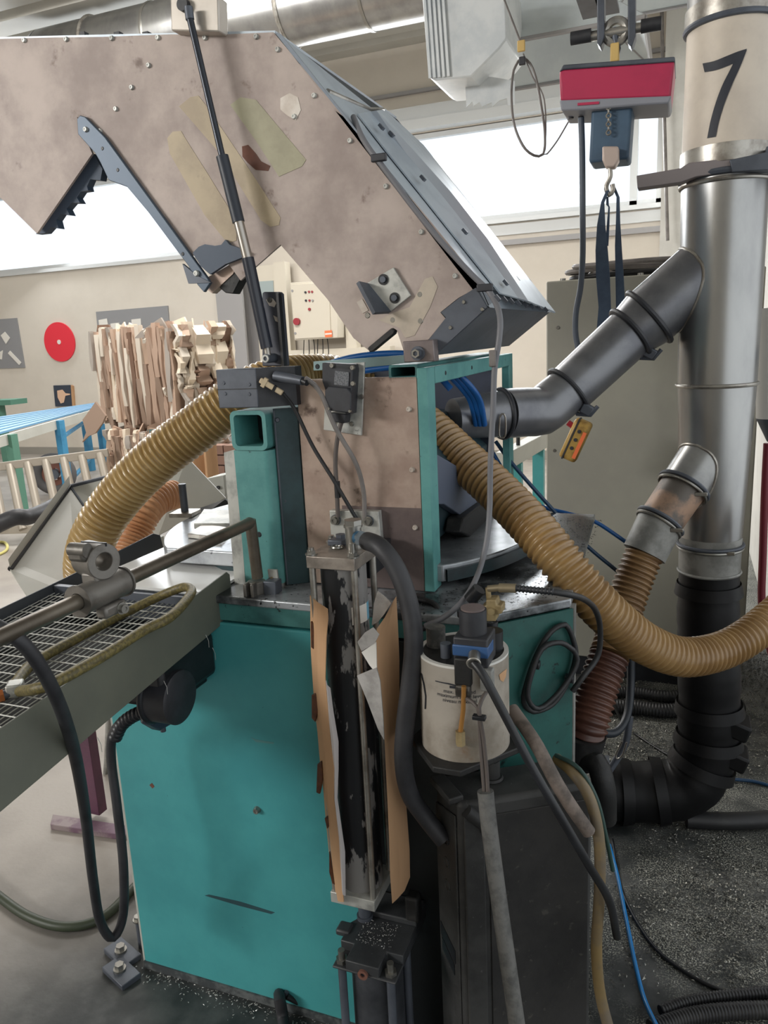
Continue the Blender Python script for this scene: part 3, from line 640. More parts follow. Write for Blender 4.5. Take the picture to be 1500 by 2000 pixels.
top = [(xl-.004, YF-.004), (xr, YF-.004), (c1.x, c1.y-.004), (c2.x, 2.26), (xl-.004, 2.26)]
DUSTT = mat('dusty_machine_top', (58, 61, 63), .25, .4, (178, 182, 186), 4, .42, .62, .15, 90, (20, 22, 24), 60, .6, .66)
MB().prism([Vector((a, b, ZT-.018)) for a, b in top], (0, 0, .018)).build('top_plate', DUSTT, t, bevel=.003)
# corner block panel (chamfered face)
a = Vector((xr, YF, 0)); b = Vector((c1.x, c1.y, 0)); n = Vector((b.y-a.y, a.x-b.x, 0)).normalized()
MB().prism([a+Vector((0, 0, .32)), b+Vector((0, 0, .32)), b+Vector((0, 0, ZT-.02)), a+Vector((0, 0, ZT-.02))], n*.006).build('corner_panel', mat('dark_green_teal_paint', (38, 92, 86), .45, 0, (30, 72, 68), 6, .4, .65, .1, 150, (24, 30, 30), 30, .62, .7), t, smooth=False)
MB().box2((b.x-.002, b.y, .3), (b.x+.006, b.y+.03, ZT-.02)).build('edge_strip', GTAPE, t)
MB().prism([a+Vector((0, 0, .02)), b+Vector((0, 0, .02)), b+Vector((0, 0, .318)), a+Vector((0, 0, .318))], n*.004).build('lower_panel', GRIME, t, smooth=False)
MB().box2((xl, YF-.004, 0), (xr, YF+.03, .022)).build('foot_rail', mat('dusty_foot_rail', (96, 100, 100), .6, 0, (60, 64, 66), 30, .4, .6, .2, 90), t)
MB().box2((xl-.008, YF+.005, .01), (xl, 2.2, ZT-.05)).build('left_edge', LGREY, t)
screw(t, PY(503, 1581, YF), (0, -1, 0), .009, .008, ZINC, 'bolt')
screw(t, PY(560, 1938, YF), (0, -1, 0), .007, .006, DGREY, 'bolt')
ST = mat('black_scuff', (44, 76, 82), .6); MB().prism(poly_y([(400, 1749), (408, 1747), (470, 1761), (537, 1782), (530, 1785), (468, 1769)], YF), (0, -.0006, 0)).build('scuff_mark', ST, t, smooth=False)
MB().prism(poly_y([(292, 1533), (297, 1529), (302, 1536), (298, 1540)], YF), (0, -.0006, 0)).build('paint_chip', RUSTP, t, smooth=False)
MB().prism(poly_y([(490, 1440), (500, 1444), (536, 1450), (534, 1453), (500, 1449)], YF), (0, -.0006, 0)).build('paint_scratch', mat('pale_scratch', (90, 140, 138), .6), t, smooth=False)
# big cap nuts on the top plate
for u, v in ((543, 1142), (607, 1128)):
    p = PZ(u, v, ZT); mb = MB().cyl(p, p+Vector((0, 0, .008)), .021, n=24); mb.washer(p+Vector((0, 0, .008)), (0, 0, 1), .017, .01, .03, 24); mb.build('clamp_nut', ZINC, t)
# levelling feet at the left corner
for k, (u, v) in enumerate(((240, 1868), (238, 1905))):
    p = PZ(u, v, 0)
    f = thing('levelling_clamp', ('steel floor clamp plate with bolt, nearest to the camera at the base corner', 'steel floor clamp plate with bolt, rear one against the base corner')[1-k], 'clamp', p, 'floor clamps at the machine corner')
    MB().box(p+Vector((0, 0, .009)), (.1, .055, .016), M=Matrix.Rotation(-.35, 4, 'Z')).build('plate', DGREY, f, bevel=.002)
    hexbolt(MB(), p+Vector((-.004, 0, .017)), (0, 0, 1), .012, .018).build('bolt', ZINC, f)
    if k == 0:
        q = p+Vector((.028, .045, 0)); MB().cyl(q+Vector((0, 0, .0)), q+Vector((0, 0, .085)), .009, n=14).build('jacking_screw', DGREY, f); hexbolt(MB(), q+Vector((0, 0, .085)), (0, 0, 1), .011, .014).build('screw_head', ZINC, f)
# curved black hoses coming out at the foot
cable('foot_hose', [PY(545, 1942, YF-.004), PZ(546, 1952, .06), PZ(552, 1985, .015), PZ(558, 2040, .012)], .014, RUBBER, 'short black hose coming out of the base foot onto the floor', 'hose')
cable('foot_cable', [PZ(560, 1946, .05), PZ(600, 1966, .012), PZ(650, 1985, .01), PZ(720, 2020, .01)], .007, DRUBBER, 'thin black cable running along the base foot to the guide cylinder')

# ---------------------------------------------------------------- turntable
t = thing('turntable', 'round grey steel turntable lying on the machine base under the housing', 'turntable', (-.82, 1.85, ZT))
def disc(cx, cy, r, z0, z1, ycut):
    pts = []
    for i in range(97):
        an = 2*math.pi*i/96; x, y = cx+r*math.cos(an), cy+r*math.sin(an); pts.append((x, y))
    keep = [p for p in pts[:-1]]
    out = [(x, max(y, ycut)) for x, y in keep]; res = []
    for p in out:
        if not res or (abs(p[0]-res[-1][0])+abs(p[1]-res[-1][1])) > 1e-6: res.append(p)
    flat = [p for p in res if p[1] <= ycut+1e-9]
    res = [p for p in res if p[1] > ycut+1e-9 or p in (flat[0], flat[-1])]
    return MB().prism([Vector((x, y, z0)) for x, y in res], (0, 0, z1-z0))
disc(-.82, 1.85, .5, ZT+.018, ZT+.055, 1.5).build('disc', mat('scuffed_turntable', (170, 174, 178), .3, .45, (112, 116, 120), 5, .42, .66, .15, 50, (40, 42, 44), 30, .64, .7), t, bevel=.003)
disc(-.82, 1.85, .40, ZT+.001, ZT+.018, 1.5).build('lower_ring', DTEAL, t)
vs = []; N_ = 40
for rr, zz in ((.5005, ZT+.02), (.507, ZT+.02), (.507, ZT+.046), (.5005, ZT+.046)):
    for i in range(N_+1):
        an = math.radians(-44+108*i/N_); vs.append((-.82+rr*math.cos(an), 1.85+rr*math.sin(an), zz))
fs = [[q_*(N_+1)+i, q_*(N_+1)+i+1, ((q_+1) % 4)*(N_+1)+i+1, ((q_+1) % 4)*(N_+1)+i] for q_ in range(4) for i in range(N_)]
MB().add(vs, fs).build('oily_rim', mat('oily_teal_rim', (30, 50, 54), .4, 0, (20, 30, 33), 8, .4, .65), t)
# clamping blocks on the turntable, left of the post
zt = ZT+.0555
for i, (px, h, lab) in enumerate([([(378, 1022), (448, 1022), (448, 996), (398, 994)], .016, 'pale flat steel clamping block on the turntable, rear one'), ([(366, 1042), (430, 1050), (448, 1030), (398, 1022)], .012, 'flat steel clamping block on the turntable, front one')]):
    P = poly_z(px, zt+h); P = [Vector((p.x, p.y, zt)) for p in P]
    MB().prism(P, (0, 0, h)).build('clamping_block', ALU if i == 0 else STEEL, None, lab, 'block', 'clamping blocks on the turntable', bevel=.002)
p = PZ(362, 1006, zt)
t = thing('locating_pin', 'dark upright steel pin in a square foot at the turntable edge', 'pin', p)
MB().box(p+Vector((0, 0, .006)), (.07, .07, .012), M=Matrix.Rotation(.2, 4, 'Z')).build('foot', STEEL, t, bevel=.002)
q = PY(356, 945, p.y); MB().cyl(p+Vector((0, 0, .012)), Vector((p.x, p.y, q.z)), .011, n=18).build('pin', DGREY, t)

# ---------------------------------------------------------------- post with open tube, black bracket box, mast plate
YP = 1.44
t = thing('support_post', 'turquoise box section post with open square tube end and black bracket box', 'post', PY(520, 1150, YP)); POST = t
a = PY(465, 879, YP); b = PY(530, 879, YP); zt_ = PY(490, 801, YP).z; zo = PY(490, 878, YP).z
x0, x1 = PY(455, 820, YP).x, PY(524, 820, YP).x
def rrect(x0, x1, z0, z1, r, n=5):
    o = []
    for cx, cz, a0 in ((x1-r, z1-r, 0), (x0+r, z1-r, 90), (x0+r, z0+r, 180), (x1-r, z0+r, 270)):
        for i in range(n+1):
            an = math.radians(a0+90*i/n); o.append((cx+r*math.cos(an), cz+r*math.sin(an)))
    return o
O = rrect(x0, x1, zo, zt_, .014); I = rrect(x0+.009, x1-.009, zo+.009, zt_-.009, .009); n = len(O)
y0, y1 = YP-.012, 1.9
vs = [(x, y0, z) for x, z in O]+[(x, y0, z) for x, z in I]+[(x, y1, z) for x, z in O]+[(x, y1, z) for x, z in I]
fs = []
for i in range(n):
    j = (i+1) % n; fs += [[i, j, n+j, n+i], [i, 2*n+i, 2*n+j, j], [n+i, n+j, 3*n+j, 3*n+i], [2*n+i, 3*n+i, 3*n+j, 2*n+j]]
MB().add(vs, fs).build('open_tube', TEALF, t)
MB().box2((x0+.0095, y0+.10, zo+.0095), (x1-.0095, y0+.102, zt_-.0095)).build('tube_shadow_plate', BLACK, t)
R_ = .02
xq0, xq1 = x0+.0, x1+.004
foot = [(xq0, YP-.008)]+[(xq1-R_+R_*math.sin(math.radians(k*15)), YP-.008+R_-R_*math.cos(math.radians(k*15))) for k in range(7)]+[(xq1, YP+.07), (xq0, YP+.07)]
MB().prism([Vector((x, y, ZT+.001)) for x, y in foot], (0, 0, zo-ZT-.002)).build('column', TEALF, t)
# dark side sheet between post and rusty panel
e0, e1 = xq1+.002, PY(574, 745, 1.478).x
MB().prism([Vector((e0, YP+.012, ZT+.001)), Vector((e1, 1.482, ZT+.001)), Vector((e1, 1.492, ZT+.001)), Vector((e0, YP+.024, ZT+.001))], (0, 0, zt_-ZT)).build('side_sheet', DTEAL, t, smooth=False)
MB().tube([Vector((e0+.002, YP+.012, ZT+.002)), Vector((e0+.002, YP+.012, zt_-.004))], .0022, 6).build('sheet_edge', DGREY, t)
for u, v, Y in ((556, 978, 1.462), (566, 1125, 1.462), (542, 820, 1.455)): screw(t, PY(u, v, Y), (.5, -1, 0), .005, .004, DGREY, 'rivet')
screw(t, PY(506, 1044, YP-.008), (0, -1, 0), .0065, .001, BLACK, 'drilled_hole')
# steel edge plate left of the post
MB().prism(poly_y([(437, 884), (459, 878), (480, 1148), (459, 1150)], YP-.002), (0, .09, 0)).build('edge_plate', ALU, t, smooth=False)
# black bracket box over the tube
xa, xb = PY(424, 755, YP-.03).x, PY(502, 755, YP-.03).x; za, zb_ = PY(460, 797, YP-.03).z, PY(460, 721, YP-.03).z
MB().box2((xa, YP-.03, za), (xb, YP+.02, zb_)).build('bracket_box', DGREY, t, bevel=.002)
MB().prism([Vector((xb, YP-.029, za)), Vector((PY(577, 740, YP+.02).x, YP+.02, za)), Vector((PY(577, 740, YP+.02).x, YP+.05, za)), Vector((xb, YP+.03, za))], (0, 0, zb_-za)).build('bracket_side', BLACKP, t, smooth=False)
MB().box2((xa-.001, YP-.031, (za+zb_)/2-.0015), (xb, YP-.03, (za+zb_)/2)).build('seam_line', BLACK, t)
for u, v in ((437, 748), (487, 751), (440, 769), (487, 770)): screw(t, PY(u, v, YP-.03), (0, -1, 0), .004, .0015, DGREY, 'rivet')
MB().prism(poly_y([(512, 572), (516, 570), (546, 570), (550, 574), (561, 715), (512, 715)], YP+.012), (0, .012, 0)).build('mast_plate', mat('dark_mast_plate', (78, 80, 88), .45, .2, (64, 66, 74), 12, .4, .65, .1, 100), t, bevel=.002)
MB().prism(poly_y([(545, 571), (550, 573), (561, 714), (556, 715)], YP+.011), (0, -.014, 0)).build('plate_flange', BLACK, t)
for P in ([(520, 585), (533, 583), (540, 592), (536, 600), (526, 597)], [(534, 616), (542, 620), (543, 629), (538, 627)]):
    MB().prism(poly_y(P, YP+.0118), (0, -.0008, 0)).build('worn_spot', PALEP, t, smooth=False)
screw(t, PY(527, 586, YP+.011), (0, -1, 0), .006, .003, ZINC, 'screw')

# ---------------------------------------------------------------- housing with stained panel and green frame
YN = 1.478
t = thing('machine_housing', 'stained beige steel housing with turquoise frame on the machine base', 'housing', (-.62, 1.9, ZT)); HOUSE = t
xp0, xp1 = PY(578, 745, YN).x, PY(816, 800, YN).x
ztp = PY(700, 738, YN).z
MB().box2((xp0, YN, ZT+.002), (xp1, YN+.012, ztp)).build('front_panel', PANEL, t, bevel=.0015)
MB().box2((xp0+.09, YN-.0008, ZT+.003), (xp1-.001, YN, PY(750, 990, YN).z)).build('oil_stain_field', mat('oiled_steel_sheet', (124, 110, 106), .35, .35, (104, 92, 90), 8, .4, .65, .1, 90, (74, 64, 62), 26, .62, .7), t, smooth=False)
for u, v in ((799, 799), (805, 917), (811, 1030), (716, 1012)): screw(t, PY(u, v, YN), (0, -1, 0), .006, .005, PALEP, 'panel_bolt')
xg0, xg1 = xp1+.001, PY(836, 760, YN).x
zr = PX(835, 718, xg1).z
for Yp, nm in ((YN-.002, 'front_post'), (2.25, 'rear_post')):
    MB().box2((xg0, Yp, ZT+.002), (xg1, Yp+.05, zr)).build(nm, TEALF, t, bevel=.002)
zrl = PX(838, 752, xg1).z
MB().box2((xg0+.002, YN+.05, zrl), (xg1+.001, 2.25, zr)).build('side_rail', TEALF, t, bevel=.002)
for k in range(3): screw(t, Vector((xg1+.001, 1.6+k*.22, (zr+zrl)/2)), (1, 0, 0), .005, .001, BLACK, 'rail_hole')
# top square tube ends
q0, q1 = PY(760, 741, YN), PY(816, 741, YN); h = PY(790, 712, YN).z-q0.z
O = rrect(q0.x, q1.x, q0.z, q0.z+h, .005); I = rrect(q0.x+.005, q1.x-.005, q0.z+.005, q0.z+h-.005, .003); n = len(O)
vs = [(x, YN, z) for x, z in O]+[(x, YN, z) for x, z in I]+[(x, 2.2, z) for x, z in O]+[(x, 2.2, z) for x, z in I]; fs = []
for i in range(n):
    j = (i+1) % n; fs += [[i, j, n+j, n+i], [i, 2*n+i, 2*n+j, j], [n+i, n+j, 3*n+j, 3*n+i], [2*n+i, 3*n+i, 3*n+j, 2*n+j]]
MB().add(vs, fs).build('top_tube', TEALD, t)
MB().prism(poly_y([(612, 706), (800, 693), (800, 710), (690, 720), (612, 724)], 1.62), (0, .012, 0)).build('cross_strap', mat('pale_teal_strap', (150, 176, 176), .5), t, bevel=.001)
screw(t, PY(620, 716, 1.62), (0, -1, 0), .006, .001, BLACK, 'strap_hole')
# inner dark parts seen through the side opening
INN = mat('inner_dark_blue_grey', (58, 64, 80), .5, .1, (46, 52, 64), 5, .4, .65, .1, 90)
MB().box2((-.86, 2.12, ZT+.06), (xg0, 2.14, zr-.002)).build('inner_back_wall', INN, t, smooth=False)
MB().prism([Vector((x, 1.56, z)) for x, z in ((-.52, ZT+.07), (-.50, 1.30), (-.60, 1.40), (-.72, 1.40), (-.72, ZT+.07))], (0, .5, 0)).build('inner_casing', mat('inner_teal_casing', (44, 66, 74), .5, 0, (34, 52, 58), 6, .4, .65, .1, 90), t, bevel=.004)
P = [PX(u, v, -.49) for u, v in [(842, 880), (960, 950), (962, 985), (908, 1012), (868, 985), (842, 985)]]
MB().prism(P, (-.02, 0, 0)).build('grey_flap', mat('slate_flap', (88, 96, 112), .5, .1), t, bevel=.002)
P = [PX(u, v, -.47) for u, v in [(905, 1012), (955, 975), (985, 990), (960, 1040), (925, 1052), (900, 1040)]]
MB().prism(P, (-.04, 0, 0)).build('oily_scraper', GRIME, t, bevel=.004)

# hinge block of the hood
t2 = thing('pivot_block', 'rectangular steel hinge block with bolt between hood and housing', 'hinge', PY(818, 708, 1.44))
MB().prism(poly_y([(786, 667), (846, 663), (849, 706), (789, 708)], 1.438), (0, .03, 0)).build('block', mat('hinge_steel', (128, 118, 116), .4, .5, (110, 100, 100), 12, .4, .65), t2, bevel=.002)
p = PY(817, 690, 1.438); mb = MB().cyl(p, p-Vector((0, .006, 0)), .0135, n=24).cyl(p-Vector((0, .006, 0)), p-Vector((0, .016, 0)), .009, n=20); mb.build('washer', DGREY, t2)
MB().washer(p-Vector((0, .016, 0)), (0, -1, 0), .0085, .005, .003, 6).build('bolt', ZINC, t2)

# ---------------------------------------------------------------- HOOD (tilted open)
YH0 = 1.47; YH1 = 2.16
def hp(u, v): return PY(u, v, YH0)
t = thing('tilting_hood', 'large worn steel hood tilted open above the machine', 'hood', PY(820, 690, YH0)); HD = t
def hz(px, y=YH0): return [PY(u, v, y) for u, v in px]
out = [(-120, 78), (-10, 76), (110, 73), (200, 72), (333, 67), (420, 68), (534, 63), (640, 190), (700, 264), (760, 338), (830, 420), (905, 512), (935, 560), (895, 582), (860, 610), (870, 622), (838, 662), (800, 692), (790, 690), (775, 645), (768, 640), (722, 686), (690, 660), (640, 585), (548, 478), (500, 520), (470, 548), (420, 480), (372, 500), (330, 440), (290, 388), (245, 320), (190, 255), (150, 228), (180, 300), (72, 456), (0, 385), (-120, 260)]
MB().prism(hz(out), (0, .006, 0)).build('side_plate', HOOD, t, smooth=False)
back = [(-120, 78), (534, 63), (905, 512), (935, 560), (838, 662), (775, 640), (722, 686), (548, 478), (470, 548), (372, 500), (245, 320), (150, 228), (180, 300), (72, 456), (-120, 260)]
MB().prism([p+Vector((0, YH1-YH0, 0)) for p in hz(back)], (0, .006, 0)).build('rear_plate', DGREY, t, smooth=False)
def skin(name, px, m, inset=.003, th=.005, lift=0):
    P = hz(px); 
    for a, b in zip(P, P[1:]):
        d = (b-a).normalized(); nr = Vector((-d.z, 0, d.x)); nr = nr if nr.z > 0 else -nr
        q = nr*lift
        MB().prism([a+q+Vector((0, .0062, 0)), b+q+Vector((0, .0062, 0)), b+q+Vector((0, YH1-YH0-.0002, 0)), a+q+Vector((0, YH1-YH0-.0002, 0))], nr*th).build(name, m, t, smooth=False)
skin('top_sheet', [(-120, 78), (534, 63)], HOODTOP)
a, b = hp(534, 63), hp(935, 556); d = (b-a).normalized(); nr = Vector((-d.z, 0, d.x)); nr = nr if nr.z > 0 else -nr
def SL(u, v, lift=0.):   # picture ray onto the sloping back plane of the hood
    r_ = ray(u, v); return EYE+r_*((a+nr*lift-EYE).dot(nr)/r_.dot(nr))
MB().prism([hp(534, 63)+Vector((0, .0062, 0)), hp(935, 556)+Vector((0, .0062, 0)), SL(1083, 612), SL(960, 455), SL(825, 285), SL(745, 212), SL(722, 212)], nr*.004).build('back_sheet', HOODTOP, t, smooth=False)
P = hz([(536, 62), (548, 66), (962, 590), (950, 600)])
MB().prism(P, (0, .004, 0)).build('edge_flange', mat('flange_grey', (120, 128, 138), .4, .4), t, smooth=False)
def strip_sl(L, R, l0, l1): return [SL(u, v, l0) for u, v in L], [SL(u, v, l1) for u, v in R]
e1 = [(697, 224), (760, 305), (830, 392), (900, 480), (975, 574)]; e2 = [(722, 220), (790, 300), (860, 382), (930, 470), (1010, 584)]; e3 = [(733, 218), (806, 296), (878, 376), (950, 468), (1030, 590)]; e4 = [(748, 216), (832, 296), (903, 384), (980, 480), (1082, 610)]
A, B = strip_sl(e1, e2, .006, .02); MB().strip(A, B, nr*.003).build('cover_sheet', HOODTOP, t, ang=20)
A2, B2 = strip_sl(e2, e3, .02, .03); MB().strip(A2, B2, nr*.003).build('cover_ridge', mat('bright_ridge_grey', (172, 180, 190), .34, .5), t, ang=20)
A3, B3 = strip_sl(e3, e4, .03, .008); MB().strip(A3, B3, nr*.003).build('cover_sheet', HOODTOP, t, ang=20)
MB().tube([SL(640, 178, .004), SL(722, 214, .004), SL(748, 214, .012)], .005, 8).build('cover_lip', STEEL, t)
for u, v in ((745, 248), (826, 348), (908, 452), (988, 552), (905, 410), (1010, 545), (765, 262)):
    p = SL(u, v, .026); MB().box(p, (.012, .012, .006), ax=(d, Vector((0, 1, 0)), nr)).build('cover_bolt', DGREY, t)
for k in range(8):
    p = SL(972+k*13.5, 582+k*3.2, .02); MB().box(p, (.012, .006, .006), ax=(d, Vector((0, 1, 0)), nr)).build('end_bolt', DGREY, t)
A = a; B = b
# end box below the slope
c1_, c2_, c3_ = hp(966, 600), hp(850, 694), hp(905, 555)
E1 = [hp(952, 600), hp(850, 693), hp(838, 664), hp(872, 620), hp(862, 610), hp(898, 582), hp(930, 562)]
MB().prism([p-Vector((0, .003, 0)) for p in E1], (0, .0028, 0)).build('end_cheek', DGREY, t, smooth=False)
e0 = hp(954, 601); e1 = hp(850, 694); ea = hp(938, 558)
MB().prism([e0, e1, e1+Vector((0, YH1-YH0, 0)), e0+Vector((0, YH1-YH0+.02, 0))], (-.004, 0, .004)).build('end_plate', DGREY, t, smooth=False)
MB().prism([ea, e0+Vector((.003, 0, 0)), e0+Vector((.003, YH1-YH0+.02, 0)), ea+Vector((0, YH1-YH0, 0))], (-.003, 0, .003)).build('end_lip', mat('lip_grey', (160, 168, 176), .4, .4), t, smooth=False)
for u, v in ((906, 590), (880, 640), (942, 604)): screw(t, PY(u, v, YH0-.003), (0, -1, 0), .004, .003, ZINC, 'screw')
# screws round the side plate
for u, v in [(48, 79), (130, 77), (219, 75), (309, 74), (401, 74), (501, 72), (291, 128), (258, 171), (227, 213), (196, 256), (543, 97), (614, 187), (684, 275), (754, 364), (823, 453), (889, 539), (575, 228)]:
    screw(t, PY(u, v, YH0), (0, -1, 0), .0055, .004, ALU)
for u in (152, 220, 276): 
    p = hp(u, 70); MB().box(p+Vector((0, .02, .004)), (.014, .014, .016)).build('top_bolt', BLACKP, t)
# stiffener bar from (150,228) to the toe, with cracked black liner
bar = [(150, 232), (156, 225), (166, 228), (205, 268), (250, 330), (330, 440), (405, 543), (410, 553), (398, 571), (385, 556), (368, 520), (290, 415), (248, 365), (212, 352), (196, 318), (186, 300), (152, 262)]
MB().prism(hz(bar, YH0-.010), (0, .0095, 0)).build('stiffener_bar', mat('blue_grey_bar', (84, 96, 110), .45, .3), t, bevel=.0015)
MB().prism(hz([(356, 515), (384, 538), (412, 552), (368, 554)], YH0-.012), (0, .008, 0)).build('corner_lug', DGREY, t)
screw(t, PY(384, 534, YH0-.012), (0, -1, 0), .007, .004, ALU); screw(t, PY(168, 253, YH0-.01), (0, -1, 0), .006, .004, ALU)
for u, v in ((200, 290), (230, 332), (357, 496)): screw(t, PY(u, v, YH0-.01), (0, -1, 0), .004, .001, BLACK, 'bar_hole')
MB().prism(hz([(376, 494), (388, 482), (400, 477), (420, 480), (432, 478), (440, 468), (448, 478), (466, 484), (484, 492), (480, 500), (440, 516), (410, 536), (392, 520)], YH0-.011), (0, .0105, 0)).build('cracked_liner', mat('blue_black_liner', (66, 78, 94), .5, .1), t, smooth=False)
MB().prism(hz([(408, 540), (470, 505), (455, 535), (414, 573), (405, 566)], YH0+.01), (0, .02, 0)).build('toe_plate', PANEL, t, smooth=False)
MB().prism(hz([(428, 562), (470, 505), (486, 515), (470, 545), (455, 574), (440, 572)], YH0+.012), (0, .03, 0)).build('rubber_toe', GRIME, t, bevel=.002)
# serrated black rubber along the left beak
ser = [(70, 457), (120, 385), (182, 300), (200, 330), (196, 352)]
for u, v in [(176, 350), (170, 364), (172, 372), (158, 374), (150, 386), (156, 396), (140, 396), (130, 408), (136, 420), (118, 418), (110, 430), (114, 446), (98, 444), (88, 455)]: ser.append((u, v))
MB().prism(hz(ser, YH0+.02), (0, .02, 0)).build('serrated_rubber', mat('blue_black_rubber', (64, 78, 96), .6), t, smooth=False)
# residues of tape, rust and polish on the side plate
for nm, P, m in [('tape_residue', [(350, 208), (372, 190), (388, 187), (402, 205), (480, 320), (548, 425), (545, 440), (528, 443), (510, 430), (430, 300)], TAPEP),
                 ('tape_residue', [(327, 270), (338, 257), (354, 256), (362, 270), (400, 330), (462, 430), (462, 470), (445, 475), (400, 420), (332, 300)], TAPEP),
                 ('tape_residue', [(450, 205), (470, 190), (500, 195), (525, 225), (598, 312), (590, 325), (545, 345), (500, 275)], mat('green_tape_residue', (168, 162, 134), .5, 0, (154, 148, 122), 12, .4, .65, .08, 90)),
                 ('rust_patch', [(473, 286), (485, 283), (500, 300), (510, 315), (528, 324), (524, 334), (500, 332), (484, 318), (474, 306)], RUSTP),
                 ('polished_spot', [(548, 192), (566, 182), (582, 190), (588, 215), (578, 235), (560, 225), (548, 214)], PALEP),
                 ('polished_spot', [(740, 625), (780, 640), (792, 660), (810, 655), (840, 600), (855, 560), (845, 540), (830, 545), (800, 600), (770, 610)], mat('pale_worn_steel', (188, 176, 160), .4, .2, (172, 160, 146), 14, .4, .65))]:
    MB().prism(hz(P, YH0), (0, -.0009, 0)).build(nm, m, t, smooth=False)
for u, v in ((820, 575), (821, 627), (767, 625), (718, 616)): screw(t, PY(u, v, YH0), (0, -1, 0), .006, .0012, ZINC, 'plug')
MB().prism(hz([(718, 680), (722, 676), (764, 641), (770, 645), (768, 652), (728, 685), (722, 688)], YH0-.006), (0, .02, 0)).build('rubber_lip', GRIME, t, bevel=.001)
# L bracket on the hood
lb = thing('angle_bracket', 'light steel angle bracket bolted on the hood side', 'bracket', PY(760, 600, YH0))
MB().prism(hz([(717, 553), (768, 522), (802, 577), (762, 609), (750, 612)], YH0-.008), (0, .0068, 0)).build('plate', ALU, lb, bevel=.001)
P = hz([(700, 548), (722, 552), (765, 606), (757, 611), (732, 611)], YH0-.0085)
MB().prism([PY(701, 549, YH0-.045), PY(719, 553, YH0-.008), PY(764, 608, YH0-.008), PY(733, 610, YH0-.045)], (-.006, 0, -.004)).build('upright_leg', DGREY, lb)
for u, v in ((749, 546), (771, 582)):
    p = PY(u, v, YH0-.008); mb = MB().cyl(p, p-Vector((0, .002, 0)), .0105, n=20); mb.build('washer', BLACK, lb); MB().cyl(p-Vector((0, .002, 0)), p-Vector((0, .006, 0)), .006, n=14).build('bolt', DGREY, lb)
# cast mark plate
MB().prism(hz([(697, 590), (708, 584), (720, 606), (709, 612)], YH0), (0, -.0015, 0)).build('stamped_tag', PALEP, t)
# upper bearing block and gas spring
blk = thing('spring_bearing_block', 'pale steel block on the hood top carrying the gas spring', 'block', PY(380, 62, 1.44))
MB().prism(poly_y([(332, -8), (426, -8), (428, 62), (334, 60)], 1.442), (0, .034, 0)).build('block', mat('pale_block_steel', (196, 188, 178), .4, .4, (180, 172, 162), 8, .4, .65), blk, bevel=.003)
p = PY(362, 12, 1.442); MB().cyl(p, p-Vector((0, .012, 0)), .012, n=18).build('pivot_pin', BLACK, blk)
g = thing('gas_spring', 'long black gas spring strut in front of the hood', 'strut', PY(525, 712, 1.425))
YS = 1.425
def s(u, v): return PY(u, v, YS)
MB().cyl(s(368, 14), s(371, 38), .0085, n=16).build('end_fitting', DGREY, g)
MB().cyl(s(371, 36), s(434, 306), .0068, n=18).build('piston_rod', mat('blackened_rod', (50, 54, 62), .32, .4), g)
MB().cyl(s(434, 305), s(466, 434), .0125, n=20).build('sleeve', mat('black_sleeve', (44, 50, 60), .45), g)
MB().cyl(s(466, 433), s(484, 506), .0105, n=20).build('bright_tube', mat('bright_tube_steel', (170, 164, 156), .28, .8), g)
MB().cyl(s(484, 504), s(521, 680), .0125, n=20).build('cylinder', mat('black_cylinder_gloss', (46, 50, 60), .22), g)
MB().cyl(s(521, 679), s(524, 698), .0065, n=14).build('end_thread', STEEL, g)
p = s(523, 700); mb = MB().cyl(p+Vector((0, .03, 0)), p-Vector((0, .008, 0)), .0095, n=20); mb.build('ball_joint', DGREY, g); MB().washer(p-Vector((0, .008, 0)), (0, -1, 0), .0078, .0045, .003, 16).build('joint_ring', ALU, g)
MB().cyl(s(371, 36).lerp(s(434, 306), .0), s(371, 36).lerp(s(434, 306), .01), .008, n=16).build('rod_nut', DGREY, g)

# ---------------------------------------------------------------- safety switch
YW = YN-.003
t = thing('safety_switch', 'black safety switch on a bare mounting plate on the stained panel', 'switch', PY(672, 845, YN))
MB().prism(poly_y([(640, 712), (714, 707), (708, 850), (634, 839)], YW), (0, -.006, 0)).build('mounting_plate', ALU, t, bevel=.001)
y = YW-.0065
MB().prism(poly_y([(643, 707), (700, 710), (702, 720), (697, 806), (690, 806), (650, 762), (643, 742)], y), (0, -.035, 0)).build('housing', BLACKP, t, bevel=.002)
MB().prism(poly_y([(639, 762), (646, 754), (682, 757), (690, 768), (690, 806), (640, 800)], y-.036), (0, -.012, 0)).build('cover', BLACKP, t, bevel=.002)
MB().prism(poly_y([(655, 724), (682, 727), (681, 754), (653, 751)], y-.0355), (0, -.002, 0)).build('rating_plate', mat('rating_plate', (112, 114, 118), .5, 0, (84, 86, 90), 300, .45, .55), t)
MB().prism(poly_y([(652, 713), (682, 716), (682, 721), (652, 718)], y-.0352), (0, -.0006, 0)).build('key_slot', BLACK, t)
MB().prism(poly_y([(655, 803), (686, 806), (684, 824), (657, 820)], y-.004), (0, -.03, 0)).build('cable_gland', BLACKP, t, bevel=.002)
for u, v, dy in ((690, 749, -.037), (706, 775, .0), (652, 824, 0), (687, 828, 0), (643, 798, -.048), (684, 803, -.048), (649, 714, -.0355), (689, 718, -.0355)):
    screw(t, PY(u, v, y+dy), (0, -1, 0), .0055 if dy > -.04 else .0035, .004, ZINC)
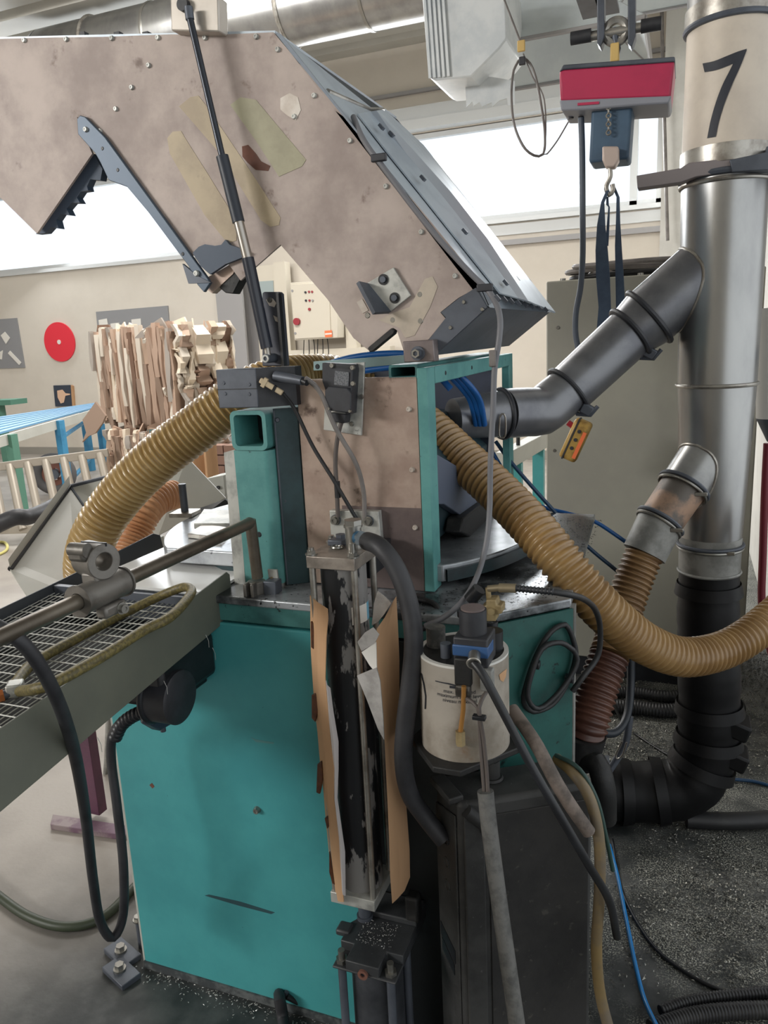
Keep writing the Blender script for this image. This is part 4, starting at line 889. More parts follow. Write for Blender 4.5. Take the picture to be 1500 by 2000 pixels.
# cables of the switch
DC = mat('brown_grey_cable', (92, 84, 80), .5)
cable('switch_cable', [PY(u, v, y-.018) for u, v in [(668, 822), (660, 850), (655, 900), (658, 960), (660, 1010)]], .0048, DC, 'brown-grey cable dropping straight from the safety switch')
MB().cyl(PY(658, 940, y-.018), PY(660, 972, y-.018), .0065, n=10).build('cable_sleeve', DRUBBER, None, 'short black sleeve round the crossing cables below the switch', 'sleeve')
cable('sensor_cable', [PY(u, v, w) for u, v, w in [(552, 768, 1.42), (575, 798, 1.44), (610, 870, 1.45), (650, 935, 1.445), (690, 1003, 1.45), (700, 1020, 1.455)]], .0042, DRUBBER, 'thin dark cable running diagonally from the black bracket across the panel')
cable('sensor_cable', [PY(u, v, w) for u, v, w in [(596, 738, 1.40), (625, 765, 1.42), (655, 835, 1.42), (695, 905, 1.435), (710, 960, 1.45), (712, 1012, 1.455)]], .0050, GCABLE, 'thicker grey cable curving from the sensor over the panel')
sn = thing('sensor_plug', 'black sensor plug at the start of the grey cable by the bracket box', 'plug', PY(575, 740, 1.41))
MB().cyl(PY(540, 735, 1.43), PY(592, 744, 1.405), .012, .009, n=14).build('body', DGREY, sn); MB().cyl(PY(588, 742, 1.406), PY(600, 748, 1.40), .0065, n=12).build('sleeve', BLACK, sn)
sn = thing('cable_tag', 'beige plastic marker clipped on the bracket box cable', 'clip', PY(532, 758, 1.415))
a, b = PY(508, 742, 1.402), PY(552, 768, 1.415)
MB().box((a+b)/2, ((b-a).length, .010, .011), ax=(b-a, (b-a).cross(Vector((0, 0, 1))), ((b-a).cross(Vector((0, 0, 1)))).cross(b-a))).build('marker', mat('beige_plastic', (196, 178, 148), .5), sn, bevel=.002)
MB().box(a.lerp(b, .2), (.008, .012, .02), ax=(b-a, (b-a).cross(Vector((0, 0, 1))), ((b-a).cross(Vector((0, 0, 1)))).cross(b-a))).build('catch', mat('beige_plastic', (196, 178, 148), .5), sn)
MB().box(a.lerp(b, .65), (.006, .0115, .0125), ax=(b-a, (b-a).cross(Vector((0, 0, 1))), ((b-a).cross(Vector((0, 0, 1)))).cross(b-a))).build('clip_slot', BLACK, sn)
# ================================================================ OUTFEED TRAY (left)
t = thing('outfeed_tray', 'grey-green sheet metal outfeed tray with wire mesh floor at the left', 'tray', (-1.16, .9, .93)); TR = t
MB().prism(poly_x([(443, 1117), (449, 1122), (456, 1190), (456, 1201), (293, 1338), (0, 1587), (-300, 1845), (-300, 1640), (0, 1424), (113, 1347), (377, 1167)], -.94), (-.004, 0, 0)).build('near_side_panel', TRAY, t, bevel=.001)
MB().prism(poly_x([(300, 1042), (313, 1045), (322, 1081), (130, 1172), (0, 1250), (-260, 1400), (-260, 1315), (0, 1190), (130, 1128)], -1.38), (-.004, 0, 0)).build('far_side_panel', TRAYD, t, bevel=.001)
def gz(y): return 1.048-(1.335-y)*.07
mb = MB(); x0, x1 = -1.376, -.946
k = 0; x = x0
while x < x1: mb.tube([(x, .2, gz(.2)), (x, 1.335, gz(1.335))], .0014, 4, False); x += .0135
y = .2
while y < 1.335: mb.tube([(x0, y, gz(y)+.0016), (x1, y, gz(y)+.0016)], .0014, 4, False); y += .030
mb.build('wire_mesh', mat('galvanised_wire', (206, 206, 200), .4, .4), t)
MB().prism([Vector((x0-.002, .2, gz(.2)-.07)), Vector((x1+.004, .2, gz(.2)-.07)), Vector((x1+.004, 1.33, gz(1.33)-.045)), Vector((x0-.002, 1.33, gz(1.33)-.045))], (0, 0, -.004)).build('drip_pan', mat('oily_pan', (9, 9, 10), .6, 0, None, 6, .4, .6, 0, 80, None, 25, .6, .68, (1, 1, 1), .2), t, smooth=False)
MB().box2((x0, 1.330, gz(1.33)-.05), (x1, 1.345, 1.066)).build('end_bar', DGREY, t)
MB().box2((-1.30, 1.346, ZT+.0015), (-.952, 1.70, ZT+.008)).build('slide_plate', WHITEP, t)
MB().box2((-1.25, 1.16, .885), (-.955, 1.352, .985)).build('tray_shade_block', BLACK, t, bevel=.012)  # added black block, stands in for the shadow under the tray
# swarf threads hanging from the panel edge
mb = MB()
for u, v in ((440, 1212), (402, 1240), (415, 1265), (320, 1330), (190, 1440)):
    a = PX(u, v, -.939); mb.tube([a, a+Vector((.004, .002, -.014)), a+Vector((.002, .004, -.03))], .0006, 4)
mb.build('swarf_thread', ALU, t)
# rod with clamps
t = thing('support_rod', 'long brown steel rod with cross clamp above the mesh tray, clamped to the post foot', 'rod', PX(498, 1140, -.86))
XR = -.86
top = PX(487, 1022, XR); far = PX(-120, 1265, XR); far.z = top.z
MB().tube([top, far], .0125, 20).build('rod', ROD, t)
ft = PX(503, 1128, XR)
MB().tube([top+Vector((0, .004, .006)), top.lerp(ft, .2)+Vector((0, .004, 0)), ft], .0125, 20).build('upright', ROD, t)
MB().ring(top, (1, 0, 0), .001, .0125, 12, 12).build('elbow', ROD, t)
f = ft+Vector((0, -.006, -.02))
mb = MB().cyl(f+Vector((0, 0, .015)), f-Vector((0, 0, .022)), .02, n=22); mb.build('foot_clamp', CAST, t, bevel=.002)
for dx in (-.012, .006): MB().box(f+Vector((dx, -.022, -.002)), (.008, .02, .036)).build('clamp_jaw', CAST, t, bevel=.002)
MB().box(f+Vector((.034, .01, -.004)), (.03, .03, .04)).build('clamp_arm', DGREY, t, bevel=.002)
MB().prism(poly_y([(522, 1112), (540, 1113), (545, 1146), (530, 1148), (526, 1140)], 1.415), (0, .006, 0)).build('lug_plate', ALU, t, bevel=.001)
screw(t, PY(531, 1131, 1.415), (0, -1, 0), .005, .004, BRASS, 'bolt')
cc = PX(196, 1142, XR); cc.z = top.z
mb = MB().tube([cc+Vector((0, -.05, 0)), cc+Vector((0, .05, 0))], .0235, 28); mb.build('rod_clamp', CAST, t, bevel=.002)
for y in (-.05, .05): MB().washer(cc+Vector((0, y-.001 if y > 0 else y-.003, 0)), (0, 1, 0), .026, .0135, .004, 28).build('clamp_collar', CAST, t)
c2 = PX(182, 1094, XR-.012); 
mb = MB().washer(c2+Vector((.026, -.004, 0)), (-1, 0.3, 0), .029, .0145, .05, 30); mb.build('cross_clamp', CAST, t, bevel=.0015)
MB().box(c2+Vector((-.002, -.024, .018)), (.032, .024, .024)).build('clamp_ear', CAST, t, bevel=.006)
MB().cyl(c2+Vector((-.016, -.026, .024)), c2+Vector((.016, -.026, .024)), .0115, n=18).build('ear_screw', CAST, t)
MB().box(c2+Vector((.004, .002, .027)), (.05, .0025, .006)).build('clamp_slot', BLACK, t)
MB().box(cc+Vector((.012, .004, -.03)), (.022, .05, .02)).build('lower_ear', CAST, t, bevel=.005)
hexbolt(MB(), cc+Vector((.0235, .014, -.032)), (1, -.2, 0), .0075, .008, True).build('bolt', ZINC, t)
MB().box((cc+c2)/2+Vector((0, 0, 0)), (.03, .04, .02)).build('bridge', CAST, t, bevel=.004)
# braided hose lying on the mesh
def G(u, v, lift=.012):
    p = PZ(u, v, 1.03)
    for _ in range(4): p = PZ(u, v, gz(p.y)+lift)
    return p
t = thing('braided_hose', 'yellow braided hose looped on the wire mesh tray with brass end fitting', 'hose', G(60, 1340))
def ledge(u, v):   # strand lying over the top edge of the near side panel
    p = PX(u, v, -.945); return PZ(u, v, 1.062+.073*(p.y-.767)+.007)
up_ = [(22, 1352), (30, 1335), (67, 1294), (150, 1247), (233, 1203), (300, 1170), (345, 1152)]
lo_ = [(373, 1160), (333, 1205), (283, 1230), (200, 1282), (113, 1330), (72, 1345)]
P = [G(u, v, .012) for u, v in up_[:5]]+[G(300, 1170, .03), G(345, 1151, .05)]+[ledge(366, 1147)]+[ledge(u, v) for u, v in lo_]+[G(40, 1350, .016)]
P = P[::-1]+[Vector((0, 0, 0))]
MB().tube(resample(catmull(P[:-1], .01), .008), .0098, 14).build('hose', BRAID, t)
a, b = G(24, 1353, .012), G(-6, 1362, .012)
MB().tube([a.lerp(b, -.3), a], .0125, 14).build('ferrule', ALU, t)
MB().cyl(a, a.lerp(b, .55), .0088, n=14).build('nipple', DGREY, t); MB().cyl(a.lerp(b, .55), b, .0115, n=6).build('nut', mat('copper_nut', (184, 112, 66), .35, .7), t)
MB().box(G(30, 1345, .016), (.026, .03, .024), M=Matrix.Rotation(.6, 4, 'Z')).build('clip', ALU, t, bevel=.003)
# black power cable loop
cable('power_cable', [PY(-60, 1205, .72), PY(0, 1226, .74), PY(50, 1262, .76), PY(92, 1325, .79), PY(125, 1400, .84), PY(150, 1490, .92), PY(168, 1600, 1.02), PY(182, 1720, 1.1), PY(196, 1800, 1.15), PY(220, 1832, 1.18), PY(240, 1790, 1.2), PY(241, 1690, 1.2), PY(228, 1570, 1.21), PY(217, 1480, 1.22), PY(222, 1430, 1.22), PY(250, 1402, 1.22), PY(285, 1390, 1.22)], .0105, RUBBER, 'thick black power cable hanging in a long loop beside the base', n=14)
t = thing('panel_connector', 'black round plug connector under the tray on the base front', 'connector', PY(345, 1415, 1.23))
c = PY(352, 1362, 1.2)
MB().cyl(c-Vector((.055, 0, 0)), c, .056, n=40).cyl(c, c+Vector((.004, 0, 0)), .056, .05, n=40).build('housing', BLACKP, t)
MB().ring(c-Vector((.058, 0, 0)), (1, 0, 0), .056, .006, 36, 8).build('rim', BLACK, t)
MB().prism([c+Vector((-.085, y, z)) for y, z in ((-.03, -.055), (.0, -.085), (.04, -.09), (.05, -.03), (.04, .04), (-.03, .04))], (.025, 0, 0)).build('bracket', mat('navy_bracket', (52, 60, 76), .45), t, bevel=.003)
MB().cyl(c+Vector((-.07, .02, -.085)), c+Vector((-.07, .02, -.098)), .006, n=10).build('bracket_pin', DGREY, t)
MB().box2((c.x-.085, c.y+.03, c.z-.04), (c.x-.04, YF-.002, c.z+.02)).build('mount', BLACK, t, bevel=.004)
a, b = PY(288, 1388, 1.22), PY(232, 1425, 1.22)
P = catmull([a, PY(262, 1397, 1.22), PY(238, 1415, 1.22), PY(225, 1440, 1.22)], .004)
P = resample(P, .004); MB().tube(P, [.0155 if i % 3 else .0125 for i in range(len(P))], 14).build('bend_sleeve', BLACK, t)
MB().tube([PY(283, 1349, 1.16), PY(279, 1390, 1.16), PY(277, 1410, 1.17)], .0014, 6).build('wire_tie', ALU, t)
MB().box2((c.x-.11, c.y-.02, c.z-.02), (c.x-.06, c.y+.02, c.z+.03)).build('gland_body', mat('navy_bracket', (52, 60, 76), .45), t, bevel=.004)
# purple stand, floor hose, guard
t = thing('purple_stand', 'purple painted steel stand foot behind the base at left', 'stand', (-1.9, 1.87, 0))
xa, xb = PY(182, 1605, 1.86).x, PY(204, 1600, 1.86).x
MB().box2((xa, 1.84, .022), (xb, 1.88, .72)).build('upright', PURPLE, t, bevel=.002)
MB().prism(poly_z([(98, 1610), (103, 1590), (250, 1612), (246, 1632)], .022), (0, 0, -.021)).build('foot_plate', mat('dusty_purple_foot', (140, 126, 126), .6, 0, (110, 84, 100), 8, .45, .6), t, bevel=.002)
MB().box2((xa-.05, 1.80, .72), (xb+.05, 1.92, .735)).build('head_plate', PURPLE, t)
cable('conduit', [PY(213, 1400, 2.1), PY(211, 1450, 2.1), PY(209, 1490, 2.1), PY(205, 1560, 2.1), PY(212, 1620, 2.08)], .012, GTAPE, 'grey corrugated conduit hanging behind the base left edge', 'conduit')
cable('green_floor_hose', [PZ(-60, 1700, .014), PZ(0, 1752, .014), PZ(60, 1792, .014), PZ(130, 1810, .014), PZ(200, 1792, .014), PZ(262, 1733, .014), PZ(300, 1690, .014)], .0135, GREENH, 'dark green hose curving over the floor at the left', 'hose', n=14)
t = thing('sloped_guard', 'light grey folded sheet metal guard chute behind the amber hose', 'guard', PZ(140, 1160, .55) if False else D(200, 1100, 2.6))
dA = 2.95
A1, A2, A3, A4, A5 = D(137, 950, 2.95), D(365, 893, 3.0), D(440, 972, 2.95), D(310, 1045, 2.8), D(225, 1075, 2.75)
MB().prism([A1, A2, A3, A4, A5], (0, .006, -.002)).build('rear_panel', LGREY, t, smooth=False)
B1, B2, B3 = D(20, 1112, 2.5), D(58, 1172, 2.4), D(230, 1090, 2.7)
n = (B1-A1).cross(A5-A1).normalized(); n = n if n.z > 0 else -n
MB().prism([A1, B1, B2, D(150, 1165, 2.45), A5], n*-.006).build('side_panel', LGREY, t, smooth=False)
MB().prism([A1+n*.001, B1+n*.001, D(14, 1108, 2.5)+n*.03, D(133, 943, 2.95)+n*.03], n*.004).build('folded_rim', LGREY, t, smooth=False)
MB().tube([A1, B1], .009, 8).build('rim_gap', BLACK, t); MB().tube([A1, A2], .008, 8).build('rim_gap', DGREY, t)
MB().tube([A1, A5], .005, 8).build('fold_seam', DGREY, t)
MB().prism([D(368, 1000, 2.9), D(440, 975, 2.9), D(450, 985, 2.9), D(380, 1020, 2.85)], (0, .01, 0)).build('dark_edge', BLACK, t)
for u, v in ((300, 1040),):
    p = D(u, v, 2.5 if u < 100 else 2.85)
    MB().box2((p.x-.02, p.y, 0), (p.x+.02, p.y+.03, p.z-.02)).build('leg', LGREY, t)
p = D(420, 945, 3.3)
t = thing('grey_control_box', 'small light grey box with a keyhole behind the post at left', 'box', (p.x, p.y, 0))
MB().prism([D(400, 935, 3.3), D(437, 928, 3.3), D(441, 968, 3.3), D(420, 985, 3.3)], (0, .12, 0)).build('body', LGREY, t, bevel=.003)
MB().cyl(D(427, 952, 3.3), D(427, 952, 3.3)-Vector((0, .006, 0)), .008, n=12).build('keyhole', BLACK, t)
MB().box2((p.x-.02, p.y+.03, 0), (p.x+.02, p.y+.07, p.z-.03)).build('leg', LGREY, t)
t = thing('brick_pile', 'brown block stack behind the post below the bales', 'bricks', D(435, 880, 5.6)*Vector((1, 1, 0)))
pz = D(435, 850, 5.6).z; c = D(435, 880, 5.6)
rows = int((pz)/.075)
for r_ in range(rows):
    for k in range(3):
        x = c.x-.3+k*.21+(r_ % 2)*.1; MB().box2((x, c.y, r_*.075+.002), (x+.2, c.y+.1, r_*.075+.068)).build('brick', BRICK, t, smooth=False)
t = thing('cardboard_sheets', 'bent tan cardboard sheets standing behind the amber hose', 'cardboard', D(400, 900, 5.0)*Vector((1, 1, 0)))
for k, (u0, u1) in enumerate(((368, 398), (396, 420))):
    a, b = D(u0, 860, 5.0-.05*k), D(u1, 850, 5.0-.05*k)
    N = 6; A = []; B = []
    for i in range(N+1):
        f = i/N; bl = .05*math.sin(f*math.pi); p = a.lerp(b, f)+Vector((0, -bl, 0)); A.append(p); B.append(Vector((p.x, p.y-.02, .02)))
    MB().strip(A, B, (0, .006, 0)).build('sheet', CARD, t)

# ================================================================ AMBER FLEX HOSES
t = thing('amber_hose', 'big ribbed amber suction hose arching down in front of the machine at the right', 'hose', D(1340, 1300, 1.95))
pts = [D(760, 800, 2.0), D(800, 812, 1.95), D(842, 840, 1.90), D(905, 898, 1.84), D(975, 962, 1.77), D(1040, 1030, 1.70), D(1100, 1102, 1.65), D(1160, 1172, 1.64), D(1215, 1224, 1.67), D(1270, 1262, 1.71), D(1335, 1283, 1.76), D(1405, 1272, 1.82), D(1460, 1244, 1.86), D(1510, 1205, 1.9), D(1580, 1150, 1.94), D(1700, 1120, 1.97), D(1820, 1220, 2.0), D(1880, 1420, 2.02), D(1900, 1600, 2.03)]
corr(pts, lambda f: .0535-.0085*min(1, f*2), .0165, .15).build('ribbed_tube', YHOSER, t, ang=60)
t = thing('amber_hose', 'thick ribbed amber hose looping down from the black bracket box at the left', 'hose', D(170, 1120, 2.2))
pts = [D(720, 765, 2.3), D(660, 740, 2.25), D(600, 737, 2.2), D(540, 745, 2.12), D(480, 768, 2.08), D(440, 795, 2.08), D(380, 840, 2.1), D(320, 885, 2.12), D(265, 935, 2.15), D(222, 985, 2.18), D(190, 1035, 2.2), D(172, 1085, 2.24), D(172, 1128, 2.3), D(196, 1150, 2.4), D(230, 1112, 2.5), D(258, 1050, 2.58), D(284, 1000, 2.62), D(310, 975, 2.68), D(345, 965, 2.75)]
corr(pts[:14], .066, .0165, .14).build('ribbed_tube', YHOSE, t, ang=60)
corr(pts[13:], lambda f: .064-.012*f, .0165, .14).build('return_tube', OHOSE, t, ang=60)

# ================================================================ SILVER EXTRACTION DUCT
YD = 2.45
def ax(u, v): return PY(u, v, YD)
t = thing('extraction_duct', 'large vertical silver extraction duct with the number 7 at the right', 'duct', ax(1385, 1100))
def rw(p, w): return w*depth(p)/FOC/2
seg = [(1432, -60, 172), (1430, 60, 168), (1428, 60, 160), (1426, 300, 166), (1425, 345, 168), (1418, 420, 160), (1410, 600, 150), (1405, 750, 142)]
P = [ax(u, v) for u, v, w in seg]
base = ax(1384, 1092)
# straight vertical axis fitted through the picture points
AX0 = ax(1386, 1080); AX1 = ax(1418, 300); axd = (AX1-AX0)/(AX1.z-AX0.z)
def AXZ(z): return AX0+axd*(z-AX0.z)
def zof(v): return PY(1400, v, YD).z
RAD = lambda v, w: w*depth(AXZ(zof(v)))/FOC/2
def dseg(v0, w0, v1, w1, name, m, n=48):
    MB().cyl(AXZ(zof(v0)), AXZ(zof(v1)), RAD(v0, w0), RAD(v1, w1), n).build(name, m, t)
dseg(1048, 114, 752, 144, 'lower_cone', DUCT)
dseg(752, 144, 352, 160, 'middle_pipe', DUCT)
dseg(352, 162, 60, 162, 'wrapped_pipe', BEIGE)
dseg(60, 164, -80, 166, 'upper_pipe', DUCT)
dseg(1112, 112, 1046, 115, 'tape_collar', GTAPE)
for v, w, rr, m in ((750, 146, .006, STEEL), (58, 166, .008, DGREY), (348, 164, .009, DGREY), (362, 163, .006, STEEL), (1062, 118, .006, DGREY), (1068, 117, .005, ZINC)):
    MB().ring(AXZ(zof(v)), axd, RAD(v, w), rr, 48, 8).build('joint_ring', m, t)
MB().cyl(AXZ(zof(330)), AXZ(zof(296)), RAD(330, 168), RAD(296, 168), 48).build('flange_band', STEEL, t)
MB().cyl(AXZ(zof(58)), AXZ(zof(20)), RAD(58, 172), RAD(20, 172), 48).build('flange_band', STEEL, t)
p = AXZ(zof(1066)); MB().box(p+Vector((.05, -.075, 0)), (.03, .02, .012)).build('clamp_screw', ZINC, t, bevel=.002)
# bracket arm
a, b = PY(1243, 357, 2.33), PY(1432, 318, 2.33)
MB().prism([PY(1243, 343, 2.335), PY(1330, 328, 2.335), PY(1345, 318, 2.335), PY(1432, 308, 2.335), PY(1432, 335, 2.335), PY(1360, 345, 2.335), PY(1330, 356, 2.335), PY(1245, 368, 2.335)], (0, .05, 0)).build('bracket_arm', mat('bracket_arm_grey', (136, 128, 128), .45, .4), t, bevel=.002)
MB().prism([PY(1425, 312, 2.32), PY(1520, 292, 2.32), PY(1520, 330, 2.32), PY(1430, 336, 2.32)], (0, .05, 0)).build('bracket_plate', DGREY, t, bevel=.002)
MB().box2((PY(1520, 320, 2.34).x-.03, 2.33, zof(330)-.02), (.47, 2.78, zof(330)+.02)).build('wall_arm', DGREY, t)
# painted number 7 wrapped round the pipe
def oncyl(u, v, off):
    r = ray(u, v); s = .8; 
    while s < 5:
        q = EYE+r*s; c = AXZ(q.z); R0 = RAD(v, 162)+off
        if (Vector((q.x-c.x, q.y-c.y))).length <= R0: return q
        s += .0008
    return EYE+r*2.2
bar_t = [(1372, 124), (1395, 119), (1420, 109), (1440, 101), (1459, 95)]; bar_b = [(1376, 141), (1398, 137), (1418, 130), (1434, 123), (1452, 112)]

st_l = [(1436, 116), (1424, 140), (1410, 168), (1398, 200), (1388, 235), (1381, 270)]; st_r = [(1459, 97), (1446, 130), (1430, 165), (1416, 200), (1405, 235), (1398, 267)]
def dens(L): return [tuple(p) for p in catmull([Vector((a, b, 0)) for a, b in L], 4)]
def decal(L, R, nm):
    n = 24; L = [Vector((a, b, 0)) for a, b in L]; R = [Vector((a, b, 0)) for a, b in R]
    L = resample(catmull(L, 3), 1.0); R = resample(catmull(R, 3), 1.0)
    vs = []; m = 6
    for i in range(n+1):
        a = L[int(i/n*(len(L)-1))]; b = R[int(i/n*(len(R)-1))]
        for k in range(m+1): q_ = a.lerp(b, k/m); vs.append(oncyl(q_.x, q_.y, .0022))
    MB().add(vs, [[i*(m+1)+k, (i+1)*(m+1)+k, (i+1)*(m+1)+k+1, i*(m+1)+k+1] for i in range(n) for k in range(m)]).build(nm, INK, t)
decal(bar_t, bar_b, 'number_seven'); decal(st_l, st_r, 'number_seven')
# upper branch
def rb(p, w): return w*depth(p)/FOC/2
YB = 2.42
q = [AXZ(zof(496))]+[PY(u, v, y) for u, v, y in [(1268, 619, 2.41), (1231, 650, 2.39), (1110, 762, 2.29), (1058, 803, 2.2), (980, 808, 2.08), (885, 818, 1.98)]]
MB().tube([q[0], q[1]], [rb(q[0], 122), rb(q[1], 120)], 40).build('branch_pipe', DUCTD, t)
MB().tube([q[1], q[2]], [rb(q[1], 122), rb(q[2], 104)], 40).build('branch_collar', DUCTD, t)
MB().tube([q[2], q[3]], [rb(q[2], 102), rb(q[3], 98)], 40).build('branch_pipe', DUCTD, t)
MB().tube(catmull([q[3], q[3].lerp(q[4], .6), q[4], q[4].lerp(q[5], .4), q[5]], .02), rb(q[4], 94), 40).build('branch_elbow', DUCTD, t)
MB().tube([q[5], q[6]], [rb(q[5], 92), rb(q[6], 78)], 40).build('branch_end', DUCTD, t)
for c, d, w, rr in ((q[1], q[1]-q[0], 124, .008), (q[2], q[2]-q[1], 108, .008), (q[3], q[3]-q[2], 102, .007), (q[5], q[6]-q[5], 95, .006)):
    MB().ring(c, d, rb(c, w), rr, 44, 8).build('branch_ring', BLACKP, t)
d0 = (q[0]-q[1]).normalized(); e = PY(1395, 508, YB)
for u, v in ((1270, 690), (1147, 800)):
    c = PY(u, v, 2.38 if u > 1200 else 2.26); MB().box(c, (.035, .03, .03), M=Matrix.Rotation(.5, 4, 'Y')).build('clamp_lock', DGREY, t, bevel=.004); MB().tube([c+Vector((-.03, 0, -.012)), c+Vector((.01, -.01, -.015)), c+Vector((.03, -.01, .01))], .006, 8).build('clamp_lever', DGREY, t)
P = [PY(u, v, 2.0) for u, v in [(976, 815), (975, 850), (980, 855), (987, 850), (987, 815), (981, 808), (976, 815)]]
MB().tube(catmull(P, .01), .0025, 6).build('strap_buckle', STEEL, t)
def saddle(a, b, r):   # weld bead where a branch meets the pipe
    d = (b-a).normalized(); X = d.cross(Vector((0, 0, 1))).normalized(); Yv = d.cross(X); pts = []
    for i in range(49):
        an = 2*math.pi*i/48; o = a+(X*math.cos(an)+Yv*math.sin(an))*r; s_ = .6
        while s_ > -.1:
            z = o+d*s_; c = AXZ(z.z)
            if Vector((z.x-c.x, z.y-c.y)).length < RADZ(z.z)+.001: break
            s_ -= .002
        pts.append(o+d*s_)
    MB().tube(pts, .0045, 8, False).build('weld_seam', STEEL, t)
def RADZ(z):
    v = 300
    while zof(v) > z and v < 1050: v += 4
    w = 162 if v < 352 else (160+(144-160)*(v-352)/400 if v < 752 else 144+(114-144)*(v-752)/296)
    return RAD(v, w)
saddle(q[0], q[1], rb(q[0], 122))
# lower branch
q2 = [AXZ(zof(858))]+[PY(u, v, Y) for u, v, Y in [ (1336, 950, 2.36), (1290, 1018, 2.3), (1258, 1082, 2.26)]]
MB().tube(q2[:2], [rb(q2[0], 92), rb(q2[1], 92)], 36).build('lower_branch_pipe', mat('dull_duct', (150, 150, 148), .34, .65, (128, 128, 127), 8, .4, .65), t)
MB().tube(q2[1:3], [rb(q2[1], 88), rb(q2[2], 84)], 36).build('tan_sleeve', mat('tan_dirty_sleeve', (160, 130, 108), .5, .2, (96, 90, 84), 7, .44, .58), t)
MB().tube(q2[2:4], [rb(q2[2], 88), rb(q2[3], 84)], 36).build('taped_sleeve', GTAPE, t)
for c, d, w in ((q2[1], q2[1]-q2[0], 98), (q2[2], q2[2]-q2[1], 92)):
    MB().ring(c, d, rb(c, w), .006, 40, 8).build('hose_clamp', DGREY, t); MB().ring(c+(d.normalized()*.012), d, rb(c, w), .004, 40, 8).build('hose_clamp', ZINC, t)
    MB().box(c+Vector((.045, -.055, -.01)), (.035, .015, .012)).build('clamp_screw', ZINC, t, bevel=.002)
saddle(q2[0], q2[1], rb(q2[0], 92))
t = thing('brown_hose', 'grimy ribbed brown hose running down from the lower duct branch to the floor', 'hose', PY(1150, 1410, 1.95))
pts = [q2[3], PY(1235, 1140, 2.22), PY(1212, 1210, 2.16), PY(1190, 1280, 2.08), PY(1168, 1345, 2.02), PY(1150, 1410, 1.97), PY(1142, 1440, 1.96)]
corr(pts[:4], lambda f: .0555, .0165, .13).build('upper_ribbed_tube', mat('brown_amber_hose', (140, 110, 74), .36, 0, (112, 84, 56), 7, .38, .64), t, ang=60)
corr(pts[3:], lambda f: .0555, .0165, .13).build('lower_ribbed_tube', YHOSED, t, ang=60)
saddle(q2[0], q2[1], rb(q2[0], 92)) if False else None
# black tape-wrapped duct and elbow on the floor
t = thing('wrapped_duct_elbow', 'duct wrapped in black tape bending from the silver duct to the floor', 'duct', (.1, 2.43, .01))
a = AXZ(zof(1108)); 
P = resample(catmull([a, AXZ(zof(1230))+Vector((.004, 0, 0)), Vector((.11, 2.45, .40)), Vector((.105, 2.44, .24)), Vector((.05, 2.42, .135)), Vector((-.06, 2.40, .105)), Vector((-.2, 2.37, .1))], .03), .022)
R_ = random.Random(4); rr = [(.088+.010*(i/len(P)))*(1+R_.uniform(-.03, .03)) for i in range(len(P))]
MB().tube(P, rr, 32).build('wrapped_tube', BTAPE, t, ang=50)
for i in (3, len(P)//2-2, len(P)//2+3, len(P)//2+7, len(P)-9, len(P)-4):
    d = (P[i+1]-P[i-1]).normalized(); MB().cyl(P[i]-d*.018, P[i]+d*.018, rr[i]+.006, rr[i]+.013, 30, False).build('tape_turn', BTAPE, t)
k = len(P)//2+2
for i, (dz, m) in enumerate(((.05, .0), (-.01, .0))):
    c = P[k+2*i]+Vector((.07, -.02, dz)); MB().box(c, (.09, .1, .055), M=Matrix.Rotation(.35, 4, 'Y')).build('tape_flap', BTAPE, t, bevel=.008)
MB().ring(P[0]-Vector((0, 0, .01)), axd, .088, .005, 40, 6).build('tape_edge', GTAPE, t)

# ================================================================ HYDRAULIC CYLINDER
YC = 1.22
t = thing('hydraulic_cylinder', 'black peeling hydraulic cylinder with four tie rods in front of the base', 'cylinder', PY(690, 1770, YC+.05))
xa, xb = PY(597, 1085, YC).x, PY(692, 1094, YC).x; zc0, zc1 = PY(645, 1113, YC).z, PY(645, 1089, YC).z; dpt = .112
MB().box2((xa, YC, zc0), (xb, YC+dpt, zc1)).build('top_plate', mat('top_plate_steel', (168, 158, 148), .42, .55, (128, 120, 112), 14, .4, .65), t, bevel=.0015)
zb0, zb1 = PY(690, 1772, YC).z, PY(690, 1752, YC).z
MB().box2((xa, YC, zb0), (xb, YC+dpt, zb1)).build('bottom_plate', ALU, t, bevel=.0015)
cx, cy = (xa+xb)/2, YC+dpt/2
MB().cyl((cx, cy, zb1), (cx, cy, zc0), .044, n=48).build('barrel', PEEL, t)
for sx in (-1, 1):
    for sy in (-1, 1):
        x, y = cx+sx*.0425, cy+sy*.0455
        MB().cyl((x, y, zb1), (x, y, zc0), .0062, n=16).build('tie_rod', STEEL, t)
        hexbolt(MB(), (x, y, zc1), (0, 0, 1), .0085, .009).cyl((x, y, zc1+.009), (x, y, zc1+(.026 if (sx > 0 and sy < 0) else .014)), .0055, n=12).build('tie_rod_nut', ZINC, t)
MB().cyl((cx, cy, zb0-.075), (cx, cy, zb0), .0135, n=20).build('piston_rod', DGREY, t)
MB().cyl((cx, cy, zb0-.078), (cx, cy, zb0-.062), .017, n=20).build('rod_nut', DGREY, t)
